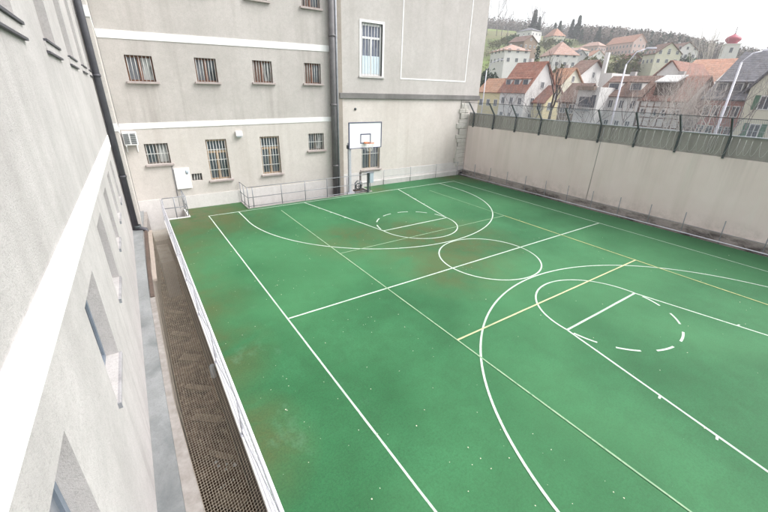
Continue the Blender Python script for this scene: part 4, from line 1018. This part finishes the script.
def evergreen(u, v, d, h, r, label, seed, kind='con', group=None, mat='leaf_dark', n=260):
    rnd = random.Random(seed); p = atd(u, v, d); z = gz(p.x, p.y); b = Vector((p.x, p.y, z)); zz = p.z
    b.z = min(zz, z + 3) if zz > z else zz
    t = thing('evergreen_tree' if kind != 'bush' else 'evergreen_bush', tuple(b), label, 'tree' if kind != 'bush' else 'bush', group)
    MB().tube(b - Vector((0, 0, 2)), b + Vector((0, 0, h * .6)), max(.12, h * .02), 6, .05).build('trunk', M['bark_dark'], t)
    mb = MB()
    if kind == 'con': conifer_mesh(mb, b, h, r, rnd, n)
    elif kind == 'cyp': 
        for k in range(10): clump_mesh(mb, b + Vector((0, 0, h * (.08 + .09 * k))), r * (1 - .085 * k), h * .07, rnd, n // 9, r * .5)
    else:
        for k in range(6): clump_mesh(mb, b + Vector((rnd.uniform(-1, 1) * r * .6, rnd.uniform(-1, 1) * r * .6, h * rnd.uniform(.3, .75))), r * .55, h * .3, rnd, n // 5, r * .22)
    mb.build('crown', M[mat], t)
evergreen(536, 61, 150, 12, 1.5, 'slim dark cypress above the red roofed white house', 61, 'cyp')
evergreen(521, 60, 155, 7.5, 2.2, 'dense dark evergreen left of the slim cypress', 62, 'bush')
evergreen(529, 60, 160, 6.0, 1.3, 'small upright yew between the cypress and the dense evergreen', 63, 'cyp')
for i, (u, v, d, h) in enumerate(((553, 38, 340, 12), (558, 37, 345, 13), (532, 36, 330, 20), (537, 36, 335, 15), (570, 38, 350, 15), (576, 38, 350, 18), (573, 40, 340, 12), (580, 42, 330, 10), (597, 43, 330, 12), (595, 43, 335, 9))):
    evergreen(u, v, d, h * .8, h * .24, 'dark conifer standing among bare trees on the far hill', 70 + i, 'con', 'dark conifers on the hill')
for i, (u, v, d, h, r, m) in enumerate(((506, 45, 250, 6, 4, 'leaf_green'), (514, 42, 255, 7, 5, 'leaf_green'), (498, 47, 240, 6, 4, 'leaf_olive'), (545, 47, 260, 6, 5, 'leaf_olive'), (563, 49, 260, 6, 5, 'leaf_green'), (588, 62, 180, 6, 6, 'leaf_olive'), (571, 66, 150, 6, 6, 'leaf_olive'), (610, 66, 170, 7, 5, 'leaf_olive'), (622, 64, 180, 7, 6, 'leaf_olive'), (660, 58, 220, 7, 6, 'leaf_dark'), (668, 58, 220, 7, 6, 'leaf_dark'), (676, 62, 200, 8, 6, 'leaf_green'), (683, 61, 200, 8, 6, 'leaf_dark'), (692, 64, 190, 7, 5, 'leaf_dark'), (646, 60, 230, 6, 6, 'leaf_olive'), (486, 66, 120, 6, 4, 'leaf_dark'), (502, 58, 190, 6, 4, 'leaf_olive'))):
    evergreen(u, v, d, h, r, {'leaf_green': 'mid green bush on the slope between the houses', 'leaf_olive': 'olive brown shrub on the slope between the houses', 'leaf_dark': 'dark rounded bush on the slope between the houses'}[m], 90 + i, 'bush', 'bushes on the slope', m, 420)

# far wood covering the hill crest, reads as one mass
mb1, mb2 = MB(), MB(); rnd = random.Random(5)
N = 0
while N < 4600:
    u = rnd.uniform(478, 800); d = rnd.uniform(330, 520); v = 60
    p = atd(u, v, d); z = gz(p.x, p.y)
    lim = 300 if u > 590 else 392
    if d < (270 if u > 645 else 340 if u > 575 else 425): continue
    N += 1
    b = Vector((p.x, p.y, z - .5)); h = rnd.uniform(8, 13)
    if rnd.random() < (.10 if u < 640 else .2): conifer_mesh(mb2, b, h * .95, h * .26, rnd, 26)
    else:
        mb1.tube(b, b + Vector((0, 0, h * .6)), .16, 3)
        clump_mesh(mb1, b + Vector((0, 0, h * .6)), h * .36, h * .42, rnd, 30, h * .12)
stuff(tag(mb1.build('bare_forest', M['twig']), 'grey brown leafless wood covering the far hill crest', 'forest'))
stuff(tag(mb2.build('conifer_forest', M['leaf_dark']), 'scattered dark conifers inside the far hill wood', 'forest'))
# shrubbery filling the lower slope
mb = MB()
for i in range(700):
    u = rnd.uniform(480, 720); d = rnd.uniform(120, 330); p = atd(u, 60, d); z = gz(p.x, p.y)
    if rnd.random() < .35 and u < 560: continue
    clump_mesh(mb, Vector((p.x, p.y, z + 1.2)), rnd.uniform(1.2, 2.6), rnd.uniform(1, 2.2), rnd, 26, .6)
stuff(tag(mb.build('hill_scrub', leafmat('hill_scrub_twigs', (.15, .125, .10), (.17, .165, .085))), 'mixed brown and olive scrub between the hillside houses', 'scrub'))

# ------------------------------------------------------------------ haze
hz = MB().box(-1250, 1250, -1250, 1250, -6, 130).build('haze', M['black']); stuff(hz)
hm = bpy.data.materials.new('haze_air'); hm.use_nodes = True; hn = hm.node_tree.nodes; hn.remove(hn['Principled BSDF'])
pv = hn.new('ShaderNodeVolumePrincipled'); pv.inputs['Color'].default_value = (.93, .95, 1, 1); pv.inputs['Density'].default_value = HAZE
hm.node_tree.links.new(pv.outputs[0], hn['Material Output'].inputs['Volume']); hz.data.materials[0] = hm
tag(hz, 'pale even haze filling the air over the yard and town', 'haze')
# ------------------------------------------------------------------ light
SUN_EL, SUN_AZ = 50, 122        # azimuth clockwise from +Y: sun stands to the right behind the camera
w = bpy.data.worlds.new('World'); S.world = w; w.use_nodes = True; n = w.node_tree.nodes; l = w.node_tree.links
bg = n['Background']; sky = n.new('ShaderNodeTexSky'); sky.sky_type = 'NISHITA'; sky.sun_disc = False
sky.sun_elevation = radians(SUN_EL); sky.sun_rotation = radians(SUN_AZ); sky.air_density = 1.2; sky.dust_density = 4.0; sky.ozone_density = 1.0
hs = n.new('ShaderNodeHueSaturation'); hs.inputs['Saturation'].default_value = .12; hs.inputs['Value'].default_value = 1.0
l.new(sky.outputs[0], hs.inputs['Color']); l.new(hs.outputs[0], bg.inputs['Color']); bg.inputs['Strength'].default_value = .13
sd = bpy.data.lights.new('sun', 'SUN'); so = bpy.data.objects.new('sun', sd); COL.objects.link(so)
sd.energy = 1.0; sd.angle = radians(40); sd.color = (1, .965, .92)
dirv = Vector((sin(radians(SUN_AZ)) * cos(radians(SUN_EL)), cos(radians(SUN_AZ)) * cos(radians(SUN_EL)), sin(radians(SUN_EL))))
so.rotation_euler = dirv.to_track_quat('Z', 'Y').to_euler(); so.location = (0, 0, 40)
S.view_settings.view_transform = 'Standard'; S.view_settings.look = 'None'; S.view_settings.gamma = 1; S.view_settings.use_curve_mapping = False
S.view_settings.exposure = 1.5
S.cycles.max_bounces = 6; S.cycles.use_denoising = True
for o in S.objects:
    for k in ('_w', '_P'):
        if k in o: del o[k]
